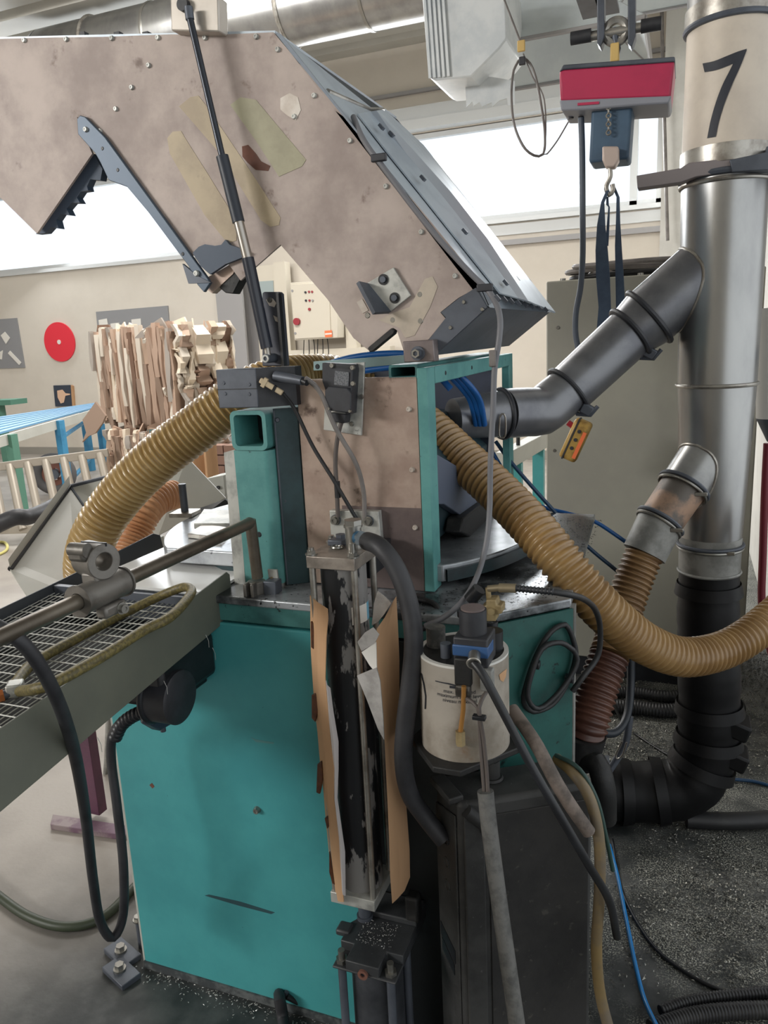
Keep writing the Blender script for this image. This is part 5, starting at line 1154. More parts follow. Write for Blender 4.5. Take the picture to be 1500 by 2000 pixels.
# banjo fitting
bx, by = cx+.02, cy+.012
MB().cyl((bx, by, zc1), (bx, by, zc1+.042), .0155, n=24).build('banjo_body', ZINC, t)
MB().cyl((bx, by, zc1+.042), (bx, by, zc1+.046), .018, n=24).cyl((bx, by, zc1+.046), (bx, by, zc1+.056), .0175, n=6).build('banjo_bolt', ZINC, t)
MB().cyl((bx+.012, by-.01, zc1+.024), (bx+.022, by-.016, zc1+.024), .013, n=20).build('blue_seal', mat('blue_zinc', (70, 110, 140), .35, .6), t)
MB().cyl((bx+.02, by-.014, zc1+.024), (bx+.042, by-.028, zc1+.023), .0155, n=6).build('union_nut', mat('blue_steel_nut', (150, 164, 176), .3, .8), t)
mb = MB().ring((cx-.012, cy+.004, zc1+.003), (0, 0, 1), .009, .0035, 20, 8); mb.build('lifting_eye', ZINC, t)
hexbolt(MB(), (cx-.018, cy+.035, zc1), (0, 0, 1), .01, .02).build('bleed_valve', DGREY, t)
MB().box((cx-.02, cy+.02, zc1+.008), (.03, .02, .012)).build('valve_block', DGREY, t, bevel=.002)
# sticker round the barrel
vs = []; fs = []
z0, z1 = PY(710, 1212, YC+.05).z, PY(710, 1178, YC+.05).z
for i in range(9):
    an = math.radians(-52+i*10); vs += [(cx+.0446*math.cos(an), cy+.0446*math.sin(an), z0), (cx+.0446*math.cos(an), cy+.0446*math.sin(an), z1)]
for i in range(8): fs.append([2*i, 2*i+2, 2*i+3, 2*i+1])
MB().add(vs[:12], fs[:5]).build('white_sticker', PAPER, t); MB().add(vs[10:], fs[:3]).build('blue_sticker', mat('sticker_blue', (120, 180, 205), .5), t)
# mounting plate behind
t = thing('cylinder_mount', 'pale steel mounting plate with two socket screws above the cylinder', 'plate', PY(690, 1060, YN-.01))
MB().prism(poly_y([(643, 997), (739, 999), (744, 1058), (736, 1062), (646, 1048)], YN-.02), (0, .0185, 0)).build('plate', ALU, t, bevel=.0015)
for u, v in ((656, 1015), (720, 1017)):
    p = PY(u, v, YN-.02); MB().cyl(p, p-Vector((0, .003, 0)), .0115, n=20).build('washer', DGREY, t); hexbolt(MB(), p-Vector((0, .003, 0)), (0, -1, 0), .0078, .008, True).build('socket_screw', ZINC, t)
MB().box2((cx-.02, YC+dpt+.001, zc0-.05), (cx+.03, YN-.022, zc0)).build('bracket_arm', BLACK, t)
# cardboard strips tucked round the cylinder
def cardstrip(label, L, R, Y0, bul, m=CARD, name='cardboard_strip', th=.004):
    N = len(L); A = []; B = []
    t = thing(name, label, 'cardboard', PY(*L[-1], Y0))
    return t
def sheet(tt, nm, L, R, Y0, Y1, m, th=.003):
    A = [PY(u, v, Y0) for u, v in L]; B = [PY(u, v, Y1) for u, v in R]
    MB().strip(catmull(A, .02), catmull(B, .02), (0, th, 0)).build(nm, m, tt, ang=30) if len(catmull(A, .02)) == len(catmull(B, .02)) else MB().strip(A, B, (0, th, 0)).build(nm, m, tt, ang=30)
t = thing('cardboard_strip', 'torn brown cardboard strip tucked along the left side of the black cylinder', 'cardboard', PY(660, 1755, 1.2))
def flap(tt, nm, rows, m, th=.003):
    A = [PY(u, v, y0) for u, u1, v, v1, y0, y1 in rows]; B = [PY(u1, v1, y1) for u, u1, v, v1, y0, y1 in rows]; M_ = [a.lerp(b, .5)+Vector((0, -.004, 0)) for a, b in zip(A, B)]
    mb = MB(); mb.strip(A, M_, (0, th, 0)); mb.strip(M_, B, (0, th, 0)); mb.build(nm, m, tt, ang=40)
flap(t, 'sheet', [(605, 639, 1163, 1190, 1.235, 1.195), (606, 640, 1180, 1210, 1.235, 1.195), (606, 637, 1215, 1245, 1.235, 1.195), (607, 636, 1270, 1285, 1.235, 1.195), (610, 635, 1320, 1325, 1.235, 1.195), (614, 640, 1380, 1380, 1.235, 1.195), (620, 645, 1430, 1440, 1.235, 1.198), (625, 652, 1490, 1500, 1.235, 1.198), (632, 652, 1550, 1560, 1.235, 1.2), (637, 660, 1610, 1615, 1.235, 1.2), (643, 664, 1670, 1670, 1.235, 1.2), (649, 668, 1720, 1725, 1.235, 1.2), (655, 671, 1755, 1762, 1.235, 1.2)], CARD)
flap(t, 'torn_liner', [(636, 644, 1330, 1345, 1.196, 1.2), (640, 650, 1385, 1390, 1.196, 1.202), (646, 660, 1440, 1450, 1.198, 1.204), (652, 660, 1500, 1505, 1.2, 1.206), (653, 658, 1560, 1560, 1.2, 1.206), (662, 673, 1640, 1665, 1.2, 1.206), (668, 674, 1740, 1750, 1.2, 1.206)], mat('pale_card_liner', (196, 190, 188), .8))
for P in ([(609, 1212), (613, 1215), (618, 1240), (615, 1266), (610, 1262)], [(611, 1355), (619, 1352), (624, 1380), (618, 1408), (611, 1400)], [(622, 1490), (630, 1484), (632, 1520), (627, 1548), (620, 1545)], [(636, 1595), (645, 1588), (648, 1606), (641, 1616)], [(645, 1660), (650, 1690), (657, 1725), (651, 1722), (645, 1700)]):
    MB().prism(poly_y(P, 1.228), (0, -.006, 0)).build('glue_drip', GLUE, t, bevel=.001)
t = thing('cardboard_strip', 'brown cardboard strip with torn grey backing on the right side of the black cylinder', 'cardboard', PY(780, 1760, 1.2))
flap(t, 'sheet', [(766, 773, 1178, 1166, 1.22, 1.26), (752, 775, 1205, 1200, 1.21, 1.26), (736, 777, 1228, 1240, 1.2, 1.26), (733, 779, 1262, 1290, 1.2, 1.26), (738, 779, 1320, 1340, 1.2, 1.26), (744, 780, 1370, 1400, 1.2, 1.26), (751, 780, 1440, 1450, 1.2, 1.26), (754, 786, 1510, 1510, 1.2, 1.26), (757, 793, 1570, 1580, 1.2, 1.26), (760, 799, 1640, 1660, 1.2, 1.26), (762, 800, 1710, 1715, 1.2, 1.26), (766, 790, 1765, 1740, 1.2, 1.25)], CARD)
MB().prism(poly_y([(698, 1254), (712, 1236), (728, 1226), (740, 1240), (732, 1256), (706, 1272)], 1.192), (0, .003, 0)).build('grey_backing', CARDG, t)
MB().prism(poly_y([(706, 1274), (734, 1254), (736, 1316), (722, 1300)], 1.193), (0, .003, 0)).build('white_liner', PAPER, t)
MB().prism(poly_y([(697, 1320), (735, 1304), (742, 1330), (748, 1400), (750, 1445), (738, 1424), (716, 1366)], 1.192), (0, .003, 0)).build('grey_backing', CARDG, t)
MB().prism(poly_y([(737, 1155), (748, 1163), (764, 1178), (750, 1200), (738, 1215), (726, 1222), (730, 1180)], 1.25), (0, .003, 0)).build('grey_backing', CARDG, t)
# guide cylinder below
ZL = .40
t = thing('guide_cylinder', 'dirty black lower cylinder block with tie rods under the hydraulic cylinder', 'cylinder', (-.555, 1.22, 0))
F0, F1, K0, K1 = PZ(647, 1868, ZL), PZ(774, 1897, ZL), PZ(679, 1789, ZL), PZ(802, 1818, ZL)
x0, x1, y0, y1 = F0.x, F1.x, F0.y, 1.335
zb_ = PY(700, 1905, y0).z
BK = mat('dusty_black_block', (60, 62, 64), .5, 0, (44, 45, 47), 9, .4, .65, .2, 140, (120, 122, 122), 120, .69, .74)
outl = [(x0, y0), (x1, y0), (x1, y1), (x0+.03, y1), (x0+.03, y1-.04), (x0, y1-.07)]
cut = .03
# head with two corner pockets
pl = [(x0+cut, y0), (x1-cut-.005, y0), (x1-cut-.005, y0+.045), (x1, y0+.045), (x1, y1-.05), (x0+.02, y1-.05), (x0, y1-.08), (x0, y0+.045), (x0+cut, y0+.045)]
MB().prism([Vector((x, y, ZL-.022)) for x, y in pl], (0, 0, .022)).build('head_upper', BK, t, bevel=.002)
MB().box2((x0, y0, zb_), (x1, y1-.05, ZL-.0225)).build('head_block', BK, t, bevel=.006)
MB().box2((x0+.005, y1-.05, ZL-.03), (x1, YF-.006, ZL+.012)).build('rear_block', BK, t, bevel=.003)
for x in (x0+.014, x1-.017):
    MB().cyl((x, y0+.018, ZL-.0225), (x, y0+.018, ZL-.0145), .0125, n=6).cyl((x, y0+.018, ZL-.0145), (x, y0+.018, ZL+.004), .007, n=14).build('pocket_nut', ZINC, t)
    MB().cyl((x, y0+.016, zb_), (x, y0+.016, .01), .0085, n=16).build('tie_rod', DGREY, t)
    MB().cyl((x, y1-.07, zb_), (x, y1-.07, .01), .0085, n=16).build('tie_rod', DGREY, t)
MB().cyl(((x0+x1)/2, (y0+y1)/2-.02, 0), ((x0+x1)/2, (y0+y1)/2-.02, zb_), .053, n=40).build('barrel', mat('dark_barrel', (66, 68, 72), .42, .1, (46, 48, 52), 8, .4, .65, .2, 110), t)
p = Vector(((x0+x1)/2, y0, (zb_+ZL-.02)/2+.003)); MB().washer(p, (0, -1, 0), .0105, .005, .005, 20).build('port_plug', mat('rusty_plug', (110, 74, 62), .6), t); MB().cyl(p, p-Vector((0, .002, 0)), .005, n=6).build('plug_socket', BLACK, t)
MB().box((x1-.01, y1-.035, ZL+.035), (.03, .03, .06)).build('end_stop', GRIME, t, bevel=.006)
MB().box((x0-.005, y1-.1, ZL-.002), (.03, .03, .014)).build('side_lug', BK, t, bevel=.004)
# hydraulic hose from the banjo
cable('hydraulic_hose', [Vector((bx+.038, by-.026, zc1+.023)), PY(742, 1068, 1.235), PY(775, 1112, 1.225), PY(799, 1180, 1.215), PY(808, 1250, 1.205), PY(802, 1330, 1.2), PY(791, 1420, 1.195), PY(788, 1490, 1.2), PY(800, 1550, 1.215), PY(830, 1595, 1.23), PY(866, 1640, 1.232)], .0172, RUBBER, 'thick black hydraulic hose curving from the cylinder top down to the tank', 'hose', n=18)

# ================================================================ OIL RESERVOIR
YR = 1.245
cl, cr = PY(820, 1300, YR), PY(995, 1300, YR); RC = (cl+cr)/2; RR = (cr.x-cl.x)/2*.965
zt, zb2 = PY(820, 1262, YR).z, PY(828, 1432, YR).z
t = thing('oil_reservoir', 'dirty white cylindrical oil reservoir with valve head on a bracket above the black tank', 'reservoir', (RC.x, YR, zb2))
C0 = Vector((RC.x, YR, 0))
MB().cyl(C0+Vector((0, 0, zb2)), C0+Vector((0, 0, zt)), RR, n=64).build('vessel', RESV, t)
MB().washer(C0+Vector((0, 0, zt)), (0, 0, 1), RR, RR*.9, .004, 56).build('rim', WALLW, t)
MB().cyl(C0+Vector((0, 0, zt+.0005)), C0+Vector((0, 0, zt+.002)), RR*.9, n=48).build('lid', GRIME, t)
def RP(u, v, dy): return PY(u, v, YR+dy)
def zc(u, v, r, h, m, nm, dy=0., r2=None, n=24):
    p = PZ(u, v, zt+.002); 
    return MB().cyl(p, p+Vector((0, 0, h)), r, r2, n).build(nm, m, t)
zc(852, 1260, .0175, .036, mat('dirty_cap', (110, 108, 104), .7, 0, (70, 70, 68), 30, .4, .6, .3, 200), 'filler_cap')
zc(871, 1283, .0095, .026, DGREY, 'lid_bolt')
zc(963, 1268, .018, .036, BLACK, 'vent_cap')
hp0 = PZ(922, 1300, zt+.002)
MB().box2((hp0.x-.03, hp0.y-.01, zt+.003), (hp0.x+.03, hp0.y+.05, zt+.055)).build('valve_body', BLACKP, t, bevel=.003)
MB().box2((hp0.x-.031, hp0.y-.012, zt+.022), (hp0.x+.031, hp0.y+.03, zt+.042)).build('blue_band', VBLUE, t, bevel=.002)
pc = Vector((hp0.x-.002, hp0.y+.02, zt+.055))
MB().cyl(pc, pc+Vector((0, 0, .042)), .0235, n=32).build('pressure_switch', BLACKP, t); MB().cyl(pc+Vector((0, 0, .042)), pc+Vector((0, 0, .045)), .0205, n=32).build('switch_cap', mat('brown_cap', (104, 92, 90), .5), t)
g = Vector((hp0.x+.008, hp0.y-.012, zt+.028)); MB().cyl(g, g+Vector((.004, -.022, -.006)), .0105, n=18).build('plug_socket', ZINC, t); MB().ring(g+Vector((.004, -.022, -.006)), (.2, -1, -.3), .0105, .002, 20, 6).build('socket_ring', STEEL, t)
m0 = Vector((hp0.x-.012, hp0.y-.008, zt-.004))
MB().box(m0, (.03, .022, .05)).build('manifold', GRIME, t, bevel=.003); MB().box(m0+Vector((0, -.005, -.034)), (.026, .02, .022)).build('manifold_foot', mat('dirty_zinc', (110, 106, 100), .45, .5, (64, 60, 56), 30, .4, .6, .3, 150), t, bevel=.003)
MB().box(m0+Vector((.04, .0, -.012)), (.022, .018, .04)).build('relief_block', GTAPE, t, bevel=.003)
vf = -RR-.006
s0, s1 = RP(906, 1340, vf), RP(899, 1432, vf)
MB().tube([s0, s0.lerp(s1, .5)+Vector((.002, 0, 0)), s1], .0042, 12).build('sight_tube', OIL, t); MB().cyl(s1+Vector((0, 0, .004)), s1-Vector((0, 0, .022)), .0085, n=6).build('sight_fitting', BRASS, t)
for u, v in ((984, 1330), (962, 1345)):
    pass
# labels printed on the vessel
def oncan(u, v, off=.0008):
    r = ray(u, v); a = r.x*r.x+r.y*r.y; bq = 2*((EYE.x-C0.x)*r.x+(EYE.y-C0.y)*r.y); c = (EYE.x-C0.x)**2+(EYE.y-C0.y)**2-(RR+off)**2
    s = (-bq-math.sqrt(max(0, bq*bq-4*a*c)))/(2*a); return EYE+r*s
def cantext(body, zc_, ang0, size):
    vs, fs = text_mesh(body, size); V = []
    for v in vs:
        an = ang0+v.x/RR; V.append((C0.x+(RR+.0008)*math.cos(an), C0.y+(RR+.0008)*math.sin(an), zc_+v.y))
    MB().add(V, fs).build('printed_label', INK, t, smooth=False)
pL = oncan(897, 1352); an0 = math.atan2(pL.y-C0.y, pL.x-C0.x)
cantext('max. Füllstand', oncan(900, 1356).z, an0, .0098); cantext('maximum filling level', oncan(900, 1365).z, an0, .0098); cantext('niveau maximal', oncan(900, 1374).z, an0, .0098)
A = [oncan(u, v, .0009) for u, v in [(850, 1329), (862, 1332), (876, 1334), (892, 1338)]]; B = [oncan(u, v, .0009) for u, v in [(850, 1331), (862, 1334), (876, 1337), (892, 1341)]]
MB().add(A+B, [[i, i+1, 5+i, 4+i] for i in range(3)]).build('level_line', INK, t)
A = [oncan(u, v, .0009) for u, v in [(878, 1339), (886, 1340), (894, 1341), (902, 1341)]]; B = [oncan(u, v, .0009) for u, v in [(878, 1344), (886, 1345), (894, 1346), (902, 1346)]]
MB().add(A+B, [[i, i+1, 5+i, 4+i] for i in range(3)]).build('level_line', INK, t)
A = [oncan(u, v, .001) for u, v in [(821, 1315), (826, 1335), (830, 1360), (829, 1385)]]; B = [oncan(u+2.5, v, .001) for u, v in [(821, 1315), (826, 1335), (830, 1360), (829, 1385)]]
MB().add(A+B, [[i, i+1, 5+i, 4+i] for i in range(3)]).build('scratch', BLACK, t)
A = [oncan(u, v, .001) for u, v in [(975, 1318), (982, 1312), (990, 1306)]]; B = [oncan(u, v, .001) for u, v in [(977, 1328), (983, 1332), (988, 1322)]]
MB().add(A+B, [[i, i+1, 4+i, 3+i] for i in range(2)]).build('torn_sticker', CARD, t)
MB().prism([C0+Vector((x, y, zb2)) for x, y in ((-RR-.02, -.02), (-.03, -RR-.025), (.02, -RR-.025), (RR+.02, .0), (RR-.02, RR*.85), (-RR, RR*.85))], (0, 0, -.012)).build('bracket_plate', GRIME, t, bevel=.002)
MB().box2((C0.x-.06, YR+RR*.8, zb2-.03), (C0.x-.02, YF-.002, zb2-.0125)).build('bracket_arm', GRIME, t)
# brass tee and spring hose on top
t = thing('brass_manifold', 'yellow brass cross fitting with black knob behind the reservoir head', 'fitting', PY(960, 1220, 1.30))
yb = 1.30
MB().prism(poly_y([(949, 1172), (968, 1172), (970, 1182), (980, 1184), (980, 1199), (969, 1201), (968, 1214), (950, 1214), (949, 1203), (938, 1200), (939, 1186), (949, 1183)], yb), (0, .03, 0)).build('cross_body', BRASS, t, bevel=.002)
p = PY(960, 1193, yb); MB().cyl(p, p-Vector((0, .006, 0)), .007, n=6).build('plug', BRASS, t)
MB().cyl(PY(960, 1214, yb+.015), Vector((PY(960, 1214, yb+.015).x, yb+.015, zt+.003)), .012, n=16).build('stem', BLACK, t)
MB().cyl(PY(955, 1172, yb+.015), PY(953, 1148, yb+.015), .005, n=12).build('riser', BRASS, t)
MB().cyl(PY(953, 1150, yb+.015), PY(975, 1148, yb+.015), .0065, n=12).cyl(PY(975, 1148, yb+.015), PY(1008, 1149, yb+.015), .0085, n=12).build('coupling', mat('dull_brass', (140, 128, 104), .4, .5), t)
mb = MB()
P = resample([PY(1008, 1149, yb+.015), PY(1082, 1156, yb+.015)], .0022); mb.tube(P, [.0055 if i % 3 else .0072 for i in range(len(P))], 12); mb.build('spring_guard', BLACK, t)
MB().cyl(PY(936, 1150, yb+.02), PY(918, 1172, yb+.02), .013, n=20).build('black_knob', BLACK, t)
MB().cyl(PY(906, 1192, yb-.01), PY(907, 1203, yb-.01), .013, n=20).build('gauge_ring', BLACKP, t)
MB().cyl(PY(905, 1203, yb-.01), PY(903, 1228, yb-.01), .006, n=10).build('gauge_stem', ZINC, t)
cable('spring_hose', [PY(1080, 1156, yb+.015), PY(1110, 1161, 1.33), PY(1140, 1170, 1.4), PY(1162, 1190, 1.48), PY(1172, 1225, 1.52), PY(1168, 1280, 1.53), PY(1140, 1320, 1.5), PY(1118, 1350, 1.49)], .006, DRUBBER, 'thin black hose leaving the brass fitting through a spring guard to the right', 'hose')
# ================================================================ BLACK TANK
ZK = .765
A, B, R_ = PZ(848, 1515, ZK), PZ(897, 1572, ZK), PZ(1160, 1530, ZK)
t = thing('hydraulic_tank', 'dusty black plastic tank standing on the floor at the lower right', 'tank', (B.x+.05, B.y+.08, 0))
a2 = A+(R_-B); dl = (A-B).normalized(); dr = (R_-B).normalized(); up = Vector((0, 0, 1))
MB().prism([Vector((p.x, p.y, .003)) for p in (A, B, R_, a2)], (0, 0, ZK-.003)).build('body', DUSTB, t, bevel=.01)
nl = Vector((dl.y, -dl.x, 0)); nl = nl if nl.y < 0 else -nl; nr = Vector((dr.y, -dr.x, 0)); nr = nr if nr.y < 0 else -nr
L1 = (A-B).length; L2 = (R_-B).length
def onL(s, z): return B+dl*s+Vector((0, 0, z-ZK))
def onR(s, z): return B+dr*s+Vector((0, 0, z-ZK))
MB().prism([onL(L1*.12, .05), onL(L1*.92, .05), onL(L1*.92, ZK-.05), onL(L1*.12, ZK-.03)], nl*.004).build('side_panel', DUSTB, t, bevel=.002)
MB().prism([onR(.006, .01), onR(.045, .01), onR(.045, ZK-.05), onR(.006, ZK-.02)], nr*.008).build('front_rib', DUSTB, t, bevel=.003)
MB().prism([onR(.055, .01), onR(L2-.01, .01), onR(L2-.01, ZK-.03), onR(.055, ZK-.03)], nr*.003).build('front_panel', mat('dull_black_panel', (46, 45, 44), .7, 0, (30, 30, 30), 6, .4, .65, .3, 100, (66, 64, 60), 50, .62, .7), t, bevel=.002)
MB().cyl(onR(.012, ZK-.012)+nr*.004, onR(.05, ZK-.05)+nr*.006, .012, n=16).build('handle_boss', DUSTB, t); MB().cyl(onR(.046, ZK-.055)+nr*.012, onR(.046, ZK-.055)+nr*.017, .007, n=14).build('handle_hole', BLACK, t)
MB().box(onL(L1*.5, ZK-.004)+Vector((0, 0, .006)), (L1*.8, .03, .014), ax=(dl, nl, up)).build('top_rim', DUSTB, t, bevel=.003)
for z0, z1, s0, s1 in ((.43, .40, .25, .85), (.395, .37, .3, .8)): MB().prism([onL(L1*s0, z0)+nl*.0042, onL(L1*s1, z0+.02)+nl*.0042, onL(L1*s1, z1+.02)+nl*.0042, onL(L1*s0, z1)+nl*.0042], nl*.0012).build('embossed_bar', BLACK, t, smooth=False)
for k in range(3):
    p = onL(L1*.5, .66-.05*k)+nl*.0045; MB().ring(p, nl, .010, .0018, 18, 6).build('embossed_ring', DUSTB, t)
p = PZ(960, 1520, ZK); MB().cyl(Vector((p.x, p.y, ZK)), Vector((p.x, p.y, ZK+.04)), .0165, n=20).build('filler_neck', DUSTB, t); MB().ring(Vector((p.x, p.y, ZK+.002)), up, .018, .005, 20, 6).build('neck_ring', GRIME, t)
# conduit, tubes and cables in front of the tank
cable('grey_conduit', [PY(948, 1545, 1.15), PY(956, 1620, 1.14), PY(972, 1740, 1.12), PY(989, 1860, 1.10), PY(1008, 1990, 1.08), PY(1018, 2060, 1.07)], .0142, mat('dusty_grey_conduit', (104, 103, 100), .6, 0, (80, 80, 78), 40, .4, .65, .3, 300), 'grey fabric conduit hanging in front of the black tank', 'conduit', n=16)
q0 = m0+Vector((.002, -.012, -.045))
cable('thin_tube', [q0, PY(932, 1380, 1.145), PY(938, 1440, 1.15), PY(942, 1500, 1.15), PY(946, 1550, 1.15)], .0034, DC, 'left one of the two thin grey tubes running from the reservoir into the conduit')
cable('thin_tube', [m0+Vector((.04, -.004, -.032)), PY(936, 1380, 1.142), PY(944, 1440, 1.148), PY(950, 1500, 1.15), PY(953, 1550, 1.15)], .0034, DC, 'right one of the two thin grey tubes running from the reservoir into the conduit')
MB().box(PY(936, 1401, 1.14), (.022, .012, .007)).build('tube_clip', BLACK, None, 'small black clip joining the two thin tubes below the reservoir', 'clip', bevel=.001)
cable('valve_cable', [g+Vector((.004, -.02, -.006)), PY(945, 1320, 1.14), PY(985, 1395, 1.13), PY(1040, 1500, 1.13), PY(1095, 1595, 1.14), PY(1150, 1690, 1.17), PY(1190, 1760, 1.24), PY(1205, 1830, 1.3)], .0075, BLACK, 'straight black cable running diagonally from the blue valve across the tank')
cable('amber_drain_hose', [PY(1088, 1482, 1.36), PY(1120, 1510, 1.31), PY(1152, 1560, 1.29), PY(1170, 1640, 1.28), PY(1171, 1740, 1.27), PY(1165, 1850, 1.265), PY(1172, 1940, 1.27), PY(1192, 2020, 1.26)], .0105, mat('dirty_amber_hose', (128, 108, 70), .5, 0, (104, 94, 80), 8, .4, .65), 'dirty amber hose hanging down the right edge of the black tank', 'hose', n=14)
cable('lagged_pipe', [PY(1000, 1385, 1.33), PY(1045, 1450, 1.27), PY(1082, 1520, 1.245), PY(1112, 1570, 1.245), PY(1150, 1625, 1.26)], .0125, mat('dirty_lagging', (120, 108, 100), .7, 0, (84, 76, 70), 25, .4, .65, .4, 90), 'dirty beige wrapped pipe between reservoir and amber drain hose', 'pipe', n=14)
cable('green_wire', [PY(1085, 1475, 1.34), PY(1130, 1500, 1.31), PY(1165, 1560, 1.3), PY(1185, 1640, 1.3), PY(1197, 1700, 1.31)], .004, mat('dark_green_wire', (44, 70, 64), .5), 'thin dark green wire beside the amber drain hose')
def onface(u, v, off):
    r = ray(u, v); fa = Vector((xr, YF, 0)); fn = Vector((c1.y-YF, xr-c1.x, 0)).normalized(); fn = fn if fn.y < 0 else -fn
    s = ((fa+fn*off)-EYE).dot(fn)/r.dot(fn); return EYE+r*s
E1 = [(1118, 1245), (1105, 1220), (1075, 1235), (1048, 1280), (1030, 1330), (1022, 1370), (1040, 1390), (1080, 1375), (1110, 1330), (1125, 1280), (1118, 1245)]
E2 = [(1120, 1270), (1095, 1255), (1060, 1265), (1040, 1310), (1030, 1360), (1050, 1385), (1085, 1360), (1115, 1320), (1128, 1290), (1120, 1270)]
for k, (E, lab) in enumerate(((E1, 'outer black cable coil hanging on the dark teal corner panel'), (E2, 'inner black cable coil tied to the dark teal corner panel'))):
    cable('cable_coil', [onface(u, v, .016+.016*k) for u, v in E], .0055, DRUBBER, lab)
for u, v in ((1046, 1298), (1112, 1325)):
    MB().box(onface(u, v, .022), (.018, .018, .014)).build('cable_tie', BLACK, None, 'black cable tie on the coil at the corner panel, %s' % ('left one' if u < 1100 else 'right one'), 'tie', 'ties on the cable coil', bevel=.002)
# grey hood cable hanging down
cable('hood_cable', [PY(690, 228, 1.50), PY(704, 262, 1.47), PY(722, 292, 1.455), PY(745, 322, 1.452), PY(800, 396, 1.452), PY(860, 470, 1.452), PY(920, 535, 1.452), PY(952, 566, 1.45), PY(970, 595, 1.43), PY(977, 625, 1.41), PY(974, 670, 1.40), PY(966, 720, 1.40), PY(963, 800, 1.40), PY(958, 900, 1.40), PY(956, 1000, 1.40), PY(948, 1070, 1.38), PY(930, 1130, 1.36), PY(905, 1172, 1.33), PY(870, 1204, 1.30), PY(830, 1223, 1.29)], .0055, mat('slate_grey_cable', (112, 112, 116), .5), 'grey cable running down the hood edge and hanging to the reservoir', n=12)
for u, v, y in ((740, 308, 1.448), (947, 562, 1.446)): MB().box(PY(u, v, y), (.03, .012, .018), M=Matrix.Rotation(.8, 4, 'Y')).build('cable_saddle', BLACKP, HD, bevel=.002) if False else MB().box(PY(u, v, y), (.03, .01, .014)).build('cable_saddle', BLACKP, None, 'black cable saddle on the hood edge, %s' % ('upper one' if v < 400 else 'lower one'), 'clip', 'cable saddles on the hood', bevel=.002)
MB().box(PY(963, 700, 1.398), (.013, .013, .03)).build('cable_ferrule', GCABLE, None, 'small grey ferrule on the hanging hood cable beside the housing frame', 'clip', bevel=.002)
cable('panel_loop_cable', [PY(810, 1168, 1.42), PY(850, 1180, 1.40), PY(856, 1205, 1.38), PY(840, 1222, 1.36), PY(815, 1230, 1.35), PY(790, 1226, 1.345)], .006, DRUBBER, 'small black cable loop beside the hydraulic hose at the panel foot')
# blue air hoses
for k, (pts, lab) in enumerate([([(640, 712), (680, 700), (740, 692), (800, 692), (840, 705)], 'blue air hose at the top of the housing, uppermost of the bundle'), ([(650, 722), (700, 706), (760, 701), (815, 702), (850, 720)], 'blue air hose at the top of the housing, middle of the bundle'), ([(690, 728), (740, 720), (800, 716), (850, 730), (880, 760)], 'blue air hose at the top of the housing, lowest of the bundle')]):
    cable('blue_air_hose', [PY(u, v, 1.72+.02*k) for u, v in pts], .008, BLUE, lab, 'hose', None, 'blue air hoses in the housing')
for k in range(3):
    cable('blue_air_hose', [PY(880+k*10, 735, 1.86), PY(902+k*10, 758, 1.88), PY(920+k*9, 785, 1.92), PY(930+k*8, 830, 1.96)], .008, BLUE, 'blue air hose in the dark bundle inside the housing opening, %s from the left' % ['first', 'second', 'third'][k], 'hose', None, 'blue air hoses in the housing')
cable('blue_air_hose', [PY(968, 862, 2.28), PY(1000, 905, 2.27), PY(1070, 985, 2.27), PY(1140, 1060, 2.28), PY(1205, 1115, 2.29), PY(1260, 1160, 2.3)], .006, mat('dark_blue_hose', (30, 64, 96), .4), 'dark blue air hose running diagonally behind the amber hose', 'hose')
cable('blue_air_hose', [PY(960, 880, 2.28), PY(995, 935, 2.29), PY(1050, 985, 2.30), PY(1110, 1003, 2.30), PY(1160, 1018, 2.30), PY(1210, 1050, 2.30), PY(1245, 1075, 2.31)], .006, BLUE, 'blue air hose arching over the machine top behind the amber hose', 'hose')
# lever clamp and floor bits
t = thing('lever_clamp', 'dirty steel clamp with lever strap at the end of the black wrapped elbow', 'clamp', (-.22, 2.2, .02))
MB().tube(catmull([PY(1230, 1400, 2.24), PY(1222, 1450, 2.23), PY(1200, 1490, 2.22), PY(1172, 1530, 2.2)], .02), .011, 10).build('lever', DGREY, t)
MB().tube(catmull([PY(1215, 1448, 2.2), PY(1203, 1475, 2.2), PY(1207, 1482, 2.2), PY(1216, 1475, 2.2), PY(1224, 1450, 2.2)], .01), .003, 8).build('wire_bail', STEEL, t)
MB().washer(Vector((-.215, 2.37, .1)), (1, .1, 0), .112, .095, .03, 36).build('band', DGREY, t)
MB().ring(PY(1185, 1522, 2.2), (0, 1, 0), .012, .005, 16, 6).build('red_cap', mat('dull_red_cap', (120, 60, 58), .6), t)
t = thing('dark_fitting_block', 'dark dirty pipe fitting at the lower end of the brown hose', 'fitting', PY(1140, 1475, 1.94))
c = PY(1140, 1452, 1.95); MB().cyl(c+Vector((.0, 0, .03)), c-Vector((.01, 0, .06)), .06, .05, 28).build('socket', GRIME, t); MB().tube(catmull([c+Vector((0, -.02, -.04)), PY(1165, 1490, 1.9), PY(1180, 1540, 1.88), PY(1182, 1600, 1.9)], .02), .03, 16).build('elbow', GRIME, t)
MB().box2((c.x-.12, 1.93, 0), (c.x-.02, 2.0, c.z-.04)).build('support', GRIME, t)
for k, (pts, r, lab) in enumerate([([(1185, 1352), (1240, 1352), (1300, 1360), (1360, 1358), (1440, 1362)], .026, 'black ribbed cable conduit on the floor behind the duct, rear one'), ([(1175, 1378), (1240, 1382), (1300, 1388), (1370, 1384), (1450, 1380)], .03, 'black ribbed cable conduit on the floor behind the duct, front one')]):
    t = thing('floor_conduit', lab, 'conduit', PZ(1300, 1370+k*20, 0), 'conduits behind the duct')
    corr([PZ(u, v, r+.001) for u, v in pts], r, .012, .1, 18).build('ribbed_tube', DRUBBER, t, ang=60)
